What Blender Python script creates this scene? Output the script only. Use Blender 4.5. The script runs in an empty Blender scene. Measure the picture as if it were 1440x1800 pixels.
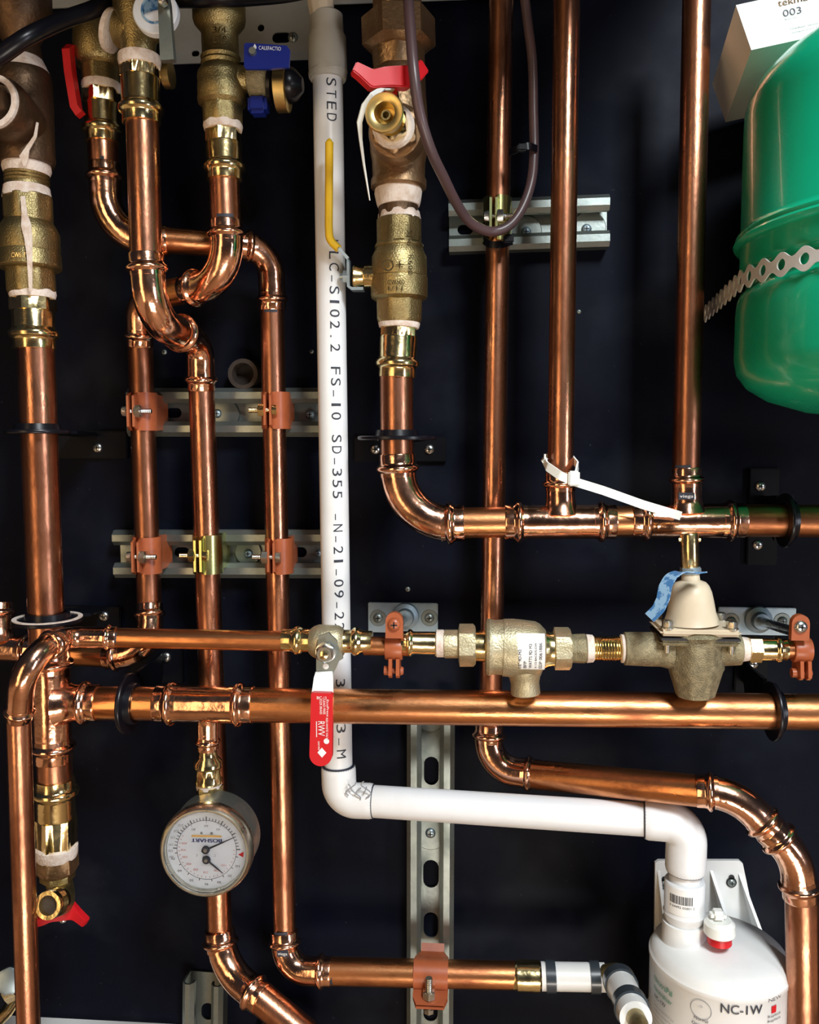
import bpy, bmesh, math, random
from mathutils import Vector, Matrix, Euler
random.seed(4)
SC = bpy.context.scene
V = Vector
# ------------------------------------------------------------------ camera
FPX = 1480.0
CAM = V((0.0, -0.86, 1.45))
cd = bpy.data.cameras.new('camera'); cd.sensor_fit = 'HORIZONTAL'; cd.sensor_width = 36.0
cd.lens = 36.0 * FPX / 1440.0; cd.clip_start = 0.01
cam = bpy.data.objects.new('camera', cd); SC.collection.objects.link(cam)
cam.location = CAM; cam.rotation_euler = Euler((math.radians(90 - 4.6), 0, math.radians(4.2)))
SC.camera = cam
CR = cam.rotation_euler.to_matrix(); FWD = CR @ V((0, 0, -1))
# ------------------------------------------------------------------ light
SC.view_settings.view_transform = 'Standard'; SC.view_settings.look = 'None'
SC.view_settings.gamma = 1.0; SC.view_settings.exposure = 0.0
SC.view_settings.use_curve_mapping = False
W = bpy.data.worlds.new('room_light'); SC.world = W; W.use_nodes = True
def build_world():
    n = W.node_tree.nodes; l = W.node_tree.links; n.clear()
    out = n.new('ShaderNodeOutputWorld'); bg = n.new('ShaderNodeBackground')
    tc = n.new('ShaderNodeTexCoord'); sp = n.new('ShaderNodeSeparateXYZ')
    l.new(tc.outputs['Generated'], sp.inputs[0])
    r = n.new('ShaderNodeValToRGB'); mr = n.new('ShaderNodeMapRange')
    mr.inputs['From Min'].default_value = -1; mr.inputs['From Max'].default_value = 1
    l.new(sp.outputs['Z'], mr.inputs['Value']); l.new(mr.outputs[0], r.inputs[0])
    e = r.color_ramp.elements
    e[0].position = 0.0; e[0].color = (0.62, 0.40, 0.24, 1)
    e[1].position = 1.0; e[1].color = (0.03, 0.04, 0.06, 1)
    for p, c in ((0.30, (0.50, 0.33, 0.20, 1)), (0.40, (0.10, 0.06, 0.04, 1)), (0.50, (0.035, 0.028, 0.03, 1)), (0.8, (0.02, 0.024, 0.035, 1))):
        x = e.new(p); x.color = c
    l.new(r.outputs[0], bg.inputs[0]); bg.inputs[1].default_value = 0.75
    l.new(bg.outputs[0], out.inputs[0])
build_world()
def area(name, loc, target, sx, sy, power, col):
    d = bpy.data.lights.new(name, 'AREA'); d.shape = 'RECTANGLE'; d.size = sx; d.size_y = sy; d.energy = power; d.color = col
    o = bpy.data.objects.new(name, d); SC.collection.objects.link(o); o.location = loc
    o.rotation_euler = (V(target) - V(loc)).to_track_quat('-Z', 'Y').to_euler(); return o
area('ceiling_lamp', (0.50, -1.25, 2.50), (0.2, 0, 1.25), 0.30, 0.5, 37, (0.93, 0.98, 1.0))
area('window_daylight', (1.75, -1.5, 1.35), (0.1, 0, 1.3), 0.22, 0.7, 11, (0.85, 0.88, 1.0))
area('doorway_light', (-1.05, -1.9, 1.35), (0.1, 0, 1.3), 0.55, 1.7, 9.5, (1.0, 0.68, 0.36))
area('standing_lamp', (0.45, -1.7, 0.35), (0.15, 0, 1.1), 0.9, 0.4, 15, (1.0, 0.91, 0.80))
# ------------------------------------------------------------------ placement helpers: a photo pixel on the plane d metres in front of the wall
def ray(u, v): return CR @ V(((u - 720) / FPX, -(v - 900) / FPX, -1))
def P(u, v, d):
    r = ray(u, v); return CAM + r * ((-d - CAM.y) / r.y)
def M(px, p): return px * ((p - CAM).dot(FWD)) / FPX
def PM(px, u, v, d): return M(px, P(u, v, d))
# ------------------------------------------------------------------ materials
MT = {}
def mat(name, c1, c2=None, metal=0.0, rough=0.5, rvar=0.0, scale=30, lo=0.4, hi=0.65, bump=0.0, bscale=200, stretch=(1, 1, 1), spec=0.5, trans=0.0, coat=0.0, emit=0):
    m = bpy.data.materials.new(name); m.use_nodes = True; n = m.node_tree.nodes; l = m.node_tree.links
    b = n['Principled BSDF']; b.inputs['Base Color'].default_value = (*c1, 1); b.inputs['Metallic'].default_value = metal
    b.inputs['Roughness'].default_value = rough; b.inputs['Specular IOR Level'].default_value = spec
    b.inputs['Transmission Weight'].default_value = trans; b.inputs['Coat Weight'].default_value = coat
    g = n.new('ShaderNodeNewGeometry'); mp = n.new('ShaderNodeMapping'); mp.inputs['Scale'].default_value = stretch
    l.new(g.outputs['Position'], mp.inputs['Vector'])
    if c2 is not None or rvar:
        nz = n.new('ShaderNodeTexNoise'); nz.inputs['Scale'].default_value = scale; nz.inputs['Detail'].default_value = 5; nz.inputs['Roughness'].default_value = 0.6
        l.new(mp.outputs[0], nz.inputs['Vector'])
        r = n.new('ShaderNodeValToRGB'); e = r.color_ramp.elements; e[0].position = lo; e[1].position = hi
        e[0].color = (*c1, 1); e[1].color = (*(c2 or c1), 1); l.new(nz.outputs['Fac'], r.inputs[0])
        if c2 is not None: l.new(r.outputs[0], b.inputs['Base Color'])
        if rvar:
            q = n.new('ShaderNodeMapRange'); q.inputs['From Min'].default_value = 0.35; q.inputs['From Max'].default_value = 0.7
            q.inputs['To Min'].default_value = rough; q.inputs['To Max'].default_value = rough + rvar
            l.new(nz.outputs['Fac'], q.inputs['Value']); l.new(q.outputs[0], b.inputs['Roughness'])
    if bump:
        nb = n.new('ShaderNodeTexNoise'); nb.inputs['Scale'].default_value = bscale; nb.inputs['Detail'].default_value = 3
        l.new(mp.outputs[0], nb.inputs['Vector']); bp = n.new('ShaderNodeBump'); bp.inputs['Strength'].default_value = bump; bp.inputs['Distance'].default_value = 0.001
        l.new(nb.outputs['Fac'], bp.inputs['Height']); l.new(bp.outputs[0], b.inputs['Normal'])
    MT[name] = m; return m
mat('copper', (0.64, 0.29, 0.17), (0.25, 0.10, 0.055), 1, 0.21, 0.20, 30, 0.42, 0.64, 0.14, 400, (1, 1, 0.40))
mat('bronze_dark', (0.05, 0.035, 0.025), (0.03, 0.02, 0.015), 0, 0.8, 0, 60)  # dark brown metal, also standing in for shade inside the drain spout
mat('copper_h', (0.72, 0.31, 0.13), (0.30, 0.11, 0.05), 1, 0.24, 0.18, 30, 0.45, 0.66, 0.12, 400, (0.4, 1, 1.2))  # more orange than copper: the warm floor's reflection put into the colour
mat('copper_fit', (0.95, 0.54, 0.36), (0.62, 0.30, 0.18), 1, 0.10, 0.14, 45, 0.45, 0.75, 0.45, 90)
mat('brass', (0.88, 0.72, 0.38), (0.66, 0.50, 0.22), 1, 0.14, 0.12, 60, 0.4, 0.8, 0.35, 120)
mat('brass_cast', (0.40, 0.32, 0.15), (0.25, 0.19, 0.085), 1, 0.36, 0.15, 60, 0.4, 0.7, 0.5, 700)
mat('brass_raw', (0.55, 0.49, 0.33), (0.40, 0.35, 0.22), 0.85, 0.42, 0.15, 60, 0.4, 0.7, 0.5, 600)
mat('bronze', (0.16, 0.10, 0.06), (0.08, 0.05, 0.03), 0.9, 0.42, 0.2, 40, 0.4, 0.7, 0.5, 300)
mat('bronze_lt', (0.45, 0.30, 0.17), (0.26, 0.16, 0.09), 1, 0.38, 0.2, 40, 0.4, 0.7, 0.6, 300)
mat('bronze_grey', (0.24, 0.21, 0.13), (0.36, 0.31, 0.19), 0.7, 0.5, 0.15, 160, 0.4, 0.62, 1.0, 900)
mat('strap_metal', (0.78, 0.78, 0.76), (0.68, 0.68, 0.66), 0.25, 0.35, 0.1, 60)
mat('black_plate', (0.002, 0.0025, 0.005), None, 0, 0.5, spec=0.12)
mat('galv', (0.34, 0.38, 0.36), (0.21, 0.25, 0.24), 0.9, 0.33, 0.2, 30, 0.35, 0.7, 0.1, 300)
mat('galv_blue', (0.42, 0.52, 0.58), (0.28, 0.37, 0.43), 0.9, 0.38, 0.2, 40, 0.35, 0.7)
mat('zinc', (0.70, 0.72, 0.72), (0.5, 0.52, 0.52), 1, 0.22, 0.1, 90)
mat('zinc_yellow', (0.66, 0.62, 0.24), (0.50, 0.55, 0.25), 1, 0.22, 0.1, 20, 0.4, 0.6)
mat('nickel', (0.62, 0.60, 0.52), (0.42, 0.40, 0.34), 1, 0.25, 0.15, 60)
mat('clamp_orange', (0.37, 0.095, 0.035), (0.31, 0.075, 0.027), 0, 0.32, 0.1, 60, spec=0.5)
mat('tape', (0.74, 0.65, 0.58), (0.56, 0.42, 0.33), 0, 0.75, 0, 120, 0.45, 0.7, 0.7, 400)
mat('pvc', (0.76, 0.78, 0.80), (0.66, 0.66, 0.64), 0, 0.30, 0.1, 12, 0.45, 0.8)
mat('pvc_grey', (0.44, 0.43, 0.38), (0.34, 0.32, 0.26), 0, 0.4, 0.1, 20, 0.45, 0.7)  # grey-beige tone of the top coupling
mat('white_plastic', (0.80, 0.81, 0.80), (0.74, 0.75, 0.74), 0, 0.28, 0.05, 15)
mat('paper', (0.80, 0.80, 0.78), None, 0, 0.6)
mat('card', (0.80, 0.82, 0.80), (0.74, 0.77, 0.76), 0, 0.6, 0, 20)
mat('cream', (0.62, 0.52, 0.38), (0.56, 0.47, 0.34), 0, 0.38, 0.1, 30)
mat('tie_white', (0.80, 0.82, 0.78), None, 0, 0.35)
mat('green', (0.006, 0.42, 0.225), (0.006, 0.36, 0.19), 0, 0.22, 0.08, 14, 0.3, 0.8, 0.03, 60, coat=0.3)
mat('red', (0.56, 0.010, 0.016), None, 0, 0.38, spec=0.35)
mat('brass_satin', (0.86, 0.66, 0.28), (0.70, 0.52, 0.2), 1, 0.30, 0.1, 60)
mat('yellow', (0.75, 0.48, 0.02), (0.68, 0.42, 0.02), 0, 0.3)
mat('blue', (0.008, 0.02, 0.20), None, 0, 0.3)
mat('tag_blue', (0.05, 0.17, 0.38), (0.25, 0.42, 0.60), 0, 0.5, 0, 160, 0.48, 0.52)
mat('black', (0.004, 0.004, 0.007), None, 0, 0.30, spec=0.35)
mat('black_matt', (0.010, 0.010, 0.013), None, 0, 0.5)
mat('rubber', (0.035, 0.045, 0.055), None, 0, 0.3, coat=0.3)
mat('hose', (0.085, 0.05, 0.055), (0.06, 0.04, 0.045), 0, 0.35)
mat('ink', (0.02, 0.025, 0.04), None, 0, 0.5)
mat('ink_grey', (0.25, 0.26, 0.28), None, 0, 0.5)
mat('ink_blue', (0.02, 0.03, 0.16), None, 0, 0.5)
mat('ink_red', (0.62, 0.22, 0.20), None, 0, 0.5)
mat('ink_white', (0.85, 0.82, 0.80), None, 0, 0.5)
mat('ink_orange', (0.78, 0.45, 0.12), None, 0, 0.5)
mat('ink_green', (0.02, 0.25, 0.13), None, 0, 0.5)
mat('dial', (0.72, 0.77, 0.84), None, 0, 0.5)
mat('glass', (1, 1, 1), None, 0, 0.02, trans=1.0)
mat('wall_paint', (0.0016, 0.0022, 0.006), (0.0035, 0.0055, 0.014), 0, 0.45, 0.25, 5, 0.35, 0.75, 0.15, 120, spec=0.07)
mat('floor_wood', (0.42, 0.26, 0.14), (0.32, 0.19, 0.10), 0, 0.5, 0.1, 4)
mat('sheet', (0.34, 0.37, 0.38), (0.28, 0.31, 0.33), 0.3, 0.45, 0.1, 10)
mat('dust', (0.09, 0.10, 0.12), None, 0, 0.9)
def speckle(m):
    n = m.node_tree.nodes; l = m.node_tree.links; b = n['Principled BSDF']; src = b.inputs['Base Color'].links[0].from_socket
    g = n.new('ShaderNodeNewGeometry'); a = n.new('ShaderNodeTexNoise'); a.inputs['Scale'].default_value = 230; a.inputs['Detail'].default_value = 2
    c = n.new('ShaderNodeTexNoise'); c.inputs['Scale'].default_value = 9; c.inputs['Detail'].default_value = 6
    r1 = n.new('ShaderNodeValToRGB'); r1.color_ramp.elements[0].position = .70; r1.color_ramp.elements[1].position = .80
    r2 = n.new('ShaderNodeValToRGB'); r2.color_ramp.elements[0].position = .52; r2.color_ramp.elements[1].position = .85
    mx = n.new('ShaderNodeMath'); mx.operation = 'ADD'; q = n.new('ShaderNodeMath'); q.operation = 'MULTIPLY'; q.inputs[1].default_value = .45
    for k in (a, c): l.new(g.outputs['Position'], k.inputs['Vector'])
    l.new(a.outputs['Fac'], r1.inputs[0]); l.new(c.outputs['Fac'], r2.inputs[0]); l.new(r2.outputs[0], q.inputs[0]); l.new(r1.outputs[0], mx.inputs[0]); l.new(q.outputs[0], mx.inputs[1]); mx.use_clamp = True
    mix = n.new('ShaderNodeMix'); mix.data_type = 'RGBA'; l.new(mx.outputs[0], mix.inputs[0]); l.new(src, mix.inputs[6]); mix.inputs[7].default_value = (.028, .034, .045, 1)
    l.new(mix.outputs[2], b.inputs['Base Color'])
speckle(MT['wall_paint'])
# ------------------------------------------------------------------ object helpers
def thing(name, label, cat, at, group=None):
    o = bpy.data.objects.new(name, None); SC.collection.objects.link(o); o.location = at; o.empty_display_size = 0.01
    o['label'] = label; o['category'] = cat
    if group: o['group'] = group
    return o
def root(o):
    while o.parent: o = o.parent
    return o
def link(name, bm, m, org):
    bmesh.ops.recalc_face_normals(bm, faces=bm.faces)
    for e in bm.edges:
        if len(e.link_faces) == 2:
            e.smooth = e.calc_face_angle(0) < math.radians(38)
    for f in bm.faces: f.smooth = True
    bmesh.ops.translate(bm, verts=bm.verts, vec=-org)
    me = bpy.data.meshes.new(name); bm.to_mesh(me); bm.free(); me.materials.append(MT[m])
    o = bpy.data.objects.new(name, me); SC.collection.objects.link(o); return o
def part(name, bm, m, par, label=None):
    o = link(name, bm, m, root(par).location.copy()); o.parent = par
    if label: o['label'] = label
    return o
def solo(name, bm, m, label, cat, group=None, at=None):
    if at is None:
        at = V((0, 0, 0))
        for v in bm.verts: at += v.co
        at /= max(1, len(bm.verts))
    o = link(name, bm, m, at); o.location = at; o['label'] = label; o['category'] = cat
    if group: o['group'] = group
    return o
def B(): return bmesh.new()
def frame(t, up=None):
    t = t.normalized(); up = up or (V((0, -1, 0)) if abs(t.y) < 0.9 else V((0, 0, 1)))
    a = (up - t * up.dot(t)).normalized(); return a, t.cross(a)
def rings(bm, rr, cap=True):
    R = [[bm.verts.new(c) for c in r] for r in rr]
    for a, b in zip(R, R[1:]):
        k = len(a)
        for i in range(k): bm.faces.new((a[i], a[(i + 1) % k], b[(i + 1) % k], b[i]))
    if cap:
        bm.faces.new(list(reversed(R[0]))); bm.faces.new(R[-1])
def lathe(bm, A, Bp, prof, seg=40, up=None, cap=True, rot=0.0):
    """prof: (t along A->B 0..1, radius m, sides or 0)"""
    ax = Bp - A; a, b = frame(ax, up); rr = []
    for it in prof:
        t, r = it[0], it[1]; s = it[2] if len(it) > 2 else 0
        c = A + ax * t; ring = []
        for i in range(seg):
            th = 2 * math.pi * i / seg + rot; q = r
            if s:
                w = 2 * math.pi / s; ph = ((th - rot) % w) - w / 2; q = min(r * math.cos(w / 2) / math.cos(ph), r * 0.985)
            ring.append(c + (a * math.cos(th) + b * math.sin(th)) * q)
        rr.append(ring)
    rings(bm, rr, cap)
def lat(bm, A, Bp, prof, seg=48, rot=0.0, up=None, cap=True):
    """A,B=(u,v,d); prof: (photo coordinate along main axis, radius in photo px, sides)"""
    a, b = P(*A), P(*Bp); k = 0 if abs(Bp[0] - A[0]) > abs(Bp[1] - A[1]) else 1
    s = M(1, (a + b) / 2)
    lathe(bm, a, b, [((it[0] - A[k]) / (Bp[k] - A[k]), it[1] * s, it[2] if len(it) > 2 else 0) for it in prof], seg, up, cap, rot)
def fillet(pts, rad, n=12):
    out = [pts[0]]
    for i in range(1, len(pts) - 1):
        p0, p, p1 = pts[i - 1], pts[i], pts[i + 1]
        d0 = (p0 - p); d1 = (p1 - p); a = d0.angle(d1)
        k = min(rad / math.tan(a / 2), d0.length * 0.95, d1.length * 0.95)
        s, e = p + d0.normalized() * k, p + d1.normalized() * k
        for j in range(n + 1):
            t = j / n; out.append(s * (1 - t) ** 2 + p * 2 * t * (1 - t) + e * t * t) if a > 2.3 else out.append(arc(s, p, e, t))
    out.append(pts[-1]); return out
def arc(s, p, e, t):
    d0 = (s - p); d1 = (e - p); a = d0.angle(d1); bis = (d0.normalized() + d1.normalized()).normalized()
    c = p + bis * (d0.length / math.cos(a / 2)); x = s - c; y = e - c; an = x.angle(y)
    return c + (x * math.sin((1 - t) * an) + y * math.sin(t * an)) / math.sin(an)
def resample(pts, step):
    out = [pts[0]]
    for a, b in zip(pts, pts[1:]):
        n = max(1, int((b - a).length / step))
        for j in range(1, n + 1): out.append(a.lerp(b, j / n))
    return out
def sweep(bm, path, rad, seg=32, cap=True):
    ts = []
    for i in range(len(path)):
        a = path[max(0, i - 1)]; b = path[min(len(path) - 1, i + 1)]; ts.append((b - a).normalized())
    a, b = frame(ts[0]); s = 0; L = sum((y - x).length for x, y in zip(path, path[1:])); rr = []
    for i, p in enumerate(path):
        if i:
            s += (p - path[i - 1]).length; q = ts[i - 1].rotation_difference(ts[i]); a = q @ a
        a = (a - ts[i] * a.dot(ts[i])).normalized(); b = ts[i].cross(a)
        r = rad(s, L) if callable(rad) else rad
        rr.append([p + (a * math.cos(2 * math.pi * k / seg) + b * math.sin(2 * math.pi * k / seg)) * r for k in range(seg)])
    rings(bm, rr, cap)
def strip(bm, pts, wdir, hw, th, close=False):
    """a bent flat bar: path pts, width direction, half width (number or list), thickness"""
    n = len(pts); rr = []
    for i in range(n):
        t = (pts[min(n - 1, i + 1)] - pts[max(0, i - 1)]).normalized(); w = (wdir - t * wdir.dot(t)).normalized(); nn = t.cross(w)
        h = hw[i] if isinstance(hw, (list, tuple)) else hw; p = pts[i]
        rr.append([p + w * h + nn * th / 2, p - w * h + nn * th / 2, p - w * h - nn * th / 2, p + w * h - nn * th / 2])
    rings(bm, rr)
def box(bm, c, sx, sy, sz, X=V((1, 0, 0)), Y=V((0, 1, 0)), Z=V((0, 0, 1)), bev=0.0):
    vs = [bm.verts.new(c + X * (i * sx / 2) + Y * (j * sy / 2) + Z * (k * sz / 2)) for i in (-1, 1) for j in (-1, 1) for k in (-1, 1)]
    fs = [bm.faces.new([vs[q] for q in f]) for f in ((0, 1, 3, 2), (4, 6, 7, 5), (0, 4, 5, 1), (2, 3, 7, 6), (0, 2, 6, 4), (1, 5, 7, 3))]
    if bev:
        es = list({e for f in fs for e in f.edges}); bmesh.ops.bevel(bm, geom=es, offset=bev, segments=2, affect='EDGES')
def prism(bm, poly, d):
    """flat outline poly (world points) pushed by vector d"""
    a = [bm.verts.new(p) for p in poly]; b = [bm.verts.new(p + d) for p in poly]; k = len(a)
    bm.faces.new(a); bm.faces.new(list(reversed(b)))
    for i in range(k): bm.faces.new((a[i], b[i], b[(i + 1) % k], a[(i + 1) % k]))
def holed(bm, fn, cells, th_vec, n=28):
    """cells: (cx, cy, hw, hh(x)->half height, hole half length, hole half width). fn maps (x,y) to a point"""
    vid = {}
    def vert(x, y, z):
        k = (round(x, 6), round(y, 6), z)
        if k not in vid: vid[k] = bm.verts.new(fn(x, y) + th_vec(x, y) * z)
        return vid[k]
    for cx, cy, hw, hh, hl, hwid in cells:
        angs = [2 * math.pi * i / n for i in range(n)]
        co = []
        for sx in (-1, 1):
            for sy in (-1, 1): co.append(math.atan2(sy * hh(sx * hw), sx * hw) % (2 * math.pi))
        angs = sorted(set(round(a, 5) for a in angs + co)); O = []; H = []
        for a in angs:
            c, s = math.cos(a), math.sin(a); lo, hi = 0, hw * 3 + hh(0) * 3
            for _ in range(40):
                m = (lo + hi) / 2; x, y = m * c, m * s
                if abs(x) <= hw and abs(y) <= hh(x): lo = m
                else: hi = m
            O.append((cx + lo * c, cy + lo * s)); lo2, hi2 = 0, hl + hwid
            for _ in range(30):
                m = (lo2 + hi2) / 2; x, y = m * c, m * s
                dx = max(abs(x) - (hl - hwid), 0)
                if math.hypot(dx, y) <= hwid: lo2 = m
                else: hi2 = m
            H.append((cx + lo2 * c, cy + lo2 * s))
        k = len(angs)
        for i in range(k):
            j = (i + 1) % k
            for z in (0, 1):
                q = [vert(*O[i], z), vert(*O[j], z), vert(*H[j], z), vert(*H[i], z)]
                if len(set(q)) == 4:
                    try: bm.faces.new(q)
                    except ValueError: pass
            try: bm.faces.new((vert(*H[i], 0), vert(*H[j], 0), vert(*H[j], 1), vert(*H[i], 1)))
            except ValueError: pass
            if abs(abs(O[i][0] - cx) - hw) > 1e-5 or abs(abs(O[j][0] - cx) - hw) > 1e-5:
                try: bm.faces.new((vert(*O[i], 0), vert(*O[j], 0), vert(*O[j], 1), vert(*O[i], 1)))
                except ValueError: pass
# text ---------------------------------------------------------------
TC = {}
def glyphs(s):
    if s not in TC:
        c = bpy.data.curves.new('t', 'FONT'); c.body = s; c.size = 1; c.resolution_u = 4
        o = bpy.data.objects.new('t', c); SC.collection.objects.link(o); bpy.context.view_layer.update()
        me = o.to_mesh(); tb = bmesh.new(); tb.from_mesh(me); bmesh.ops.triangulate(tb, faces=tb.faces)
        for _ in range(3):
            le = [e for e in tb.edges if e.calc_length() > (0.22 if len(s) < 3 else 0.4)]
            if le: bmesh.ops.subdivide_edges(tb, edges=le, cuts=1); bmesh.ops.triangulate(tb, faces=tb.faces)
        tb.verts.index_update(); vs = [(v.co.x, v.co.y) for v in tb.verts]; fs = [tuple(v.index for v in p.verts) for p in tb.faces]; tb.free()
        o.to_mesh_clear(); bpy.data.objects.remove(o); bpy.data.curves.remove(c)
        x0 = min([v[0] for v in vs] or [0]); x1 = max([v[0] for v in vs] or [1]); TC[s] = (vs, fs, x0, x1)
    return TC[s]
def text(bm, s, fn, x, y, h, w=None, bold=0.0):
    """draw s starting at (x,y) with cap height h and total width w; fn maps (x,y)->point"""
    vs, fs, x0, x1 = glyphs(s); k = h / 0.69; kx = (w / (x1 - x0)) if w else k
    for ox in ((0,) if not bold else (-bold, bold)):
        vv = [bm.verts.new(fn(x + (a - x0) * kx + ox, y + b * k)) for a, b in vs]
        for f in fs:
            try: bm.faces.new([vv[i] for i in f])
            except ValueError: pass
def wrapfn(C0, ax, r, th0, front=None):
    """x runs along -ax? no: x around... returns fn(x along ax, y around) on a cylinder, angle 0 facing the -y side"""
    a, b = frame(ax, front); ax = ax.normalized()
    def f(x, y):
        t = th0 + y / r; return C0 + ax * x + (a * math.cos(t) + b * math.sin(t)) * (r + 0.0003)
    return f
def flatfn(O, X, Y):
    return lambda x, y: O + X * x + Y * y
# plumbing ------------------------------------------------------------
def pipe(label, pts, rpx, m='copper', group='bare copper pipes', cat='pipe', name='copper_pipe', bend=0.02, rref=0, seg=36):
    w = [P(*p) for p in pts]; r = M(rpx, w[rref]); bm = B()
    path = resample(fillet(w, bend) if len(w) > 2 else w, 0.02); sweep(bm, path, r, seg)
    o = solo(name, bm, m, label, cat, group); return o
def collar(par, end, din, r, m='copper_fit', mark=None):
    """press collar with raised bead; end = outer end point, din = direction into the fitting"""
    bm = B(); d = din.normalized()
    prof = [(0, 1.005, 14), (0, 1.10, 14), (0.07, 1.13, 14), (0.50, 1.12, 14), (0.62, 1.12), (0.70, 1.20), (0.78, 1.29), (0.88, 1.32), (0.98, 1.29), (1.06, 1.20), (1.14, 1.12), (1.40, 1.10), (1.42, 1.0)]
    lathe(bm, end, end + d * r, [(t, q * r, *x) for t, q, *x in prof], 56)
    part('press_collar', bm, m, par)
    if mark:
        bm = B(); a, b = frame(d)
        strip(bm, [end - d * r * 0.12 + (a * math.cos(t) + b * math.sin(t)) * (r * 1.012) for t in [mark + k * 0.14 for k in range(9)]], d, r * 0.10, r * 0.03)
        part('depth_mark', bm, 'ink', par, 'black marker line beside the collar')
def elbow(label, pts, rpx, bend, m='copper_fit', rref=0, name='press_elbow', marks=(None, None), group='copper press fittings', ends=(1, 1)):
    w = [P(*p) for p in pts]; r = M(rpx, w[rref]); t = thing(name, label, 'pipe fitting', w[0], group)
    path = resample(fillet(w, bend), 0.004); L = sum((y - x).length for x, y in zip(path, path[1:]))
    bm = B(); sweep(bm, path, lambda s, L: r * (1.0 if min(s, L - s) < r * 0.9 else 1.09), 40); part('elbow_body', bm, m, t)
    if ends[0]: collar(t, w[0], w[1] - w[0], r, m, marks[0])
    if ends[1]: collar(t, w[-1], w[-2] - w[-1], r, m, marks[1])
    return t
def tee(label, A, Bp, branch, rpx, rb, m='copper_fit', stubs=1.0, marks=(None, None, None), bcol=True):
    a, b = P(*A), P(*Bp); r = PM(rpx, *A); t = thing('press_tee', label, 'pipe fitting', a, 'copper press fittings')
    bm = B(); sweep(bm, resample([a, b], 0.006), lambda s, L: r * (1.0 if min(s, L - s) < r * 0.8 else 1.09), 44)
    j, e = P(*branch[0]), P(*branch[1]); q = PM(rb, *branch[1]); L = (e - j).length
    d = (e - j).normalized(); start = j + d * r * 0.55; ln = (e - start).length
    lathe(bm, start, e, [(0, q * 1.5), (min(0.9, 0.45 * q / ln), q * 1.25), (min(0.93, .75 * q / ln), q * 1.13), (min(0.96, 1.1 * q / ln), q * 1.09), (1, q * 1.05)], 40)
    part('tee_body', bm, m, t)
    collar(t, a, b - a, r, m, marks[0]); collar(t, b, a - b, r, m, marks[1])
    if bcol: collar(t, e, j - e, q, m, marks[2])
    return t
def adapter(label, A, Bp, rpx, m='brass', tape=True, f=(0.14, 0.36, 0.72), group='brass press adapters', hexr=1.28):
    """threaded end at A, press end at B"""
    a, b = P(*A), P(*Bp); r = M(rpx, (a + b) / 2); L = (b - a).length; t = thing('press_adapter', label, 'pipe fitting', a, group)
    if tape:
        bm = B(); lathe(bm, a, b, [(0, r * 1.16), (0.01, r * 1.24), (f[0] * .5, r * 1.27), (f[0], r * 1.2), (f[0] + .01, r * 1.0)], 40)
        part('thread_tape', bm, 'tape', t, 'white thread sealing tape')
    bm = B(); lathe(bm, a, b, [(f[0], r * 1.1), (f[0] + .01, r * hexr, 6), (f[1] - .01, r * hexr, 6), (f[1], r * 1.05)], 48); part('hex_nut', bm, m, t)
    c = a.lerp(b, f[1] - 0.01); bm = B(); L2 = (b - c).length; k = r / L2
    lathe(bm, c, b, [(0, r * 1.12), (0.04, r * 1.15), (1 - 1.25 * k, r * 1.13), (1 - 1.12 * k, r * 1.18), (1 - 1.0 * k, r * 1.32), (1 - .85 * k, r * 1.36), (1 - .7 * k, r * 1.32), (1 - .6 * k, r * 1.17), (1 - .5 * k, r * 1.15, 14), (1 - .02 * k, r * 1.16, 14), (1, r * 1.02)], 56)
    part('press_sleeve', bm, m, t); return t
def screw(par, p, nrm, r, m='zinc', label=None, cat=True, group='screws in the black wall'):
    nrm = nrm.normalized(); bm = B(); lathe(bm, p - nrm * 0.0005, p + nrm * r * 0.55, [(0, r), (0.35, r), (0.7, r * .85), (1, r * .45)], 20)
    if par: h = part('screw', bm, m, par)
    else: h = solo('screw', bm, m, label, 'screw', group, at=p)
    a, b = frame(nrm); bm = B(); c = p + nrm * r * 0.5
    box(bm, c, r * 1.0, r * 0.22, r * 0.16, a, b, nrm); box(bm, c, r * 0.22, r * 1.0, r * 0.16, a, b, nrm)
    o = link('drive_recess', bm, 'black_matt', root(h).location.copy()); o.parent = h
    return h
FR = V((0, -1, 0)); UP = V((0, 0, 1)); RT = V((1, 0, 0))
exec_order = []
# ================================================================== structure
bm = B(); box(bm, V((0, 0.01, 1.4)), 3.2, 0.02, 2.8); o = link('wall_back', bm, 'wall_paint', V((0, 0, 0))); o['kind'] = 'structure'
bm = B(); box(bm, V((0, -1.5, -0.01)), 3.2, 3.0, 0.02); o = link('floor', bm, 'floor_wood', V((0, 0, 0))); o['kind'] = 'structure'
bm = B()   # upper boiler-side sheet metal hanging rail
def railfn(x, y): return P(0, 0, 0) * 0 + V((x, -0.02, y))
pl, pr = P(296, 50, .02), P(560, 50, .02); zb = P(430, 108, .02).z; zt = zb + 0.09
t = thing('hanging_rail', 'pale grey sheet metal hanging rail with keyholes across the top of the black wall', 'bracket', V((pl.x, 0, zb)))
hx = [pl.x]
cells = []
zc = (zb + zt) / 2; hh = (zt - zb) / 2
bm = B(); segs = [(296, 330, None), (330, 356, (343, 94, 7, 5)), (356, 440, None), (440, 478, (459, 49, 6, 6)), (478, 512, (497, 66, 17, 9)), (512, 760, None)]
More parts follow.
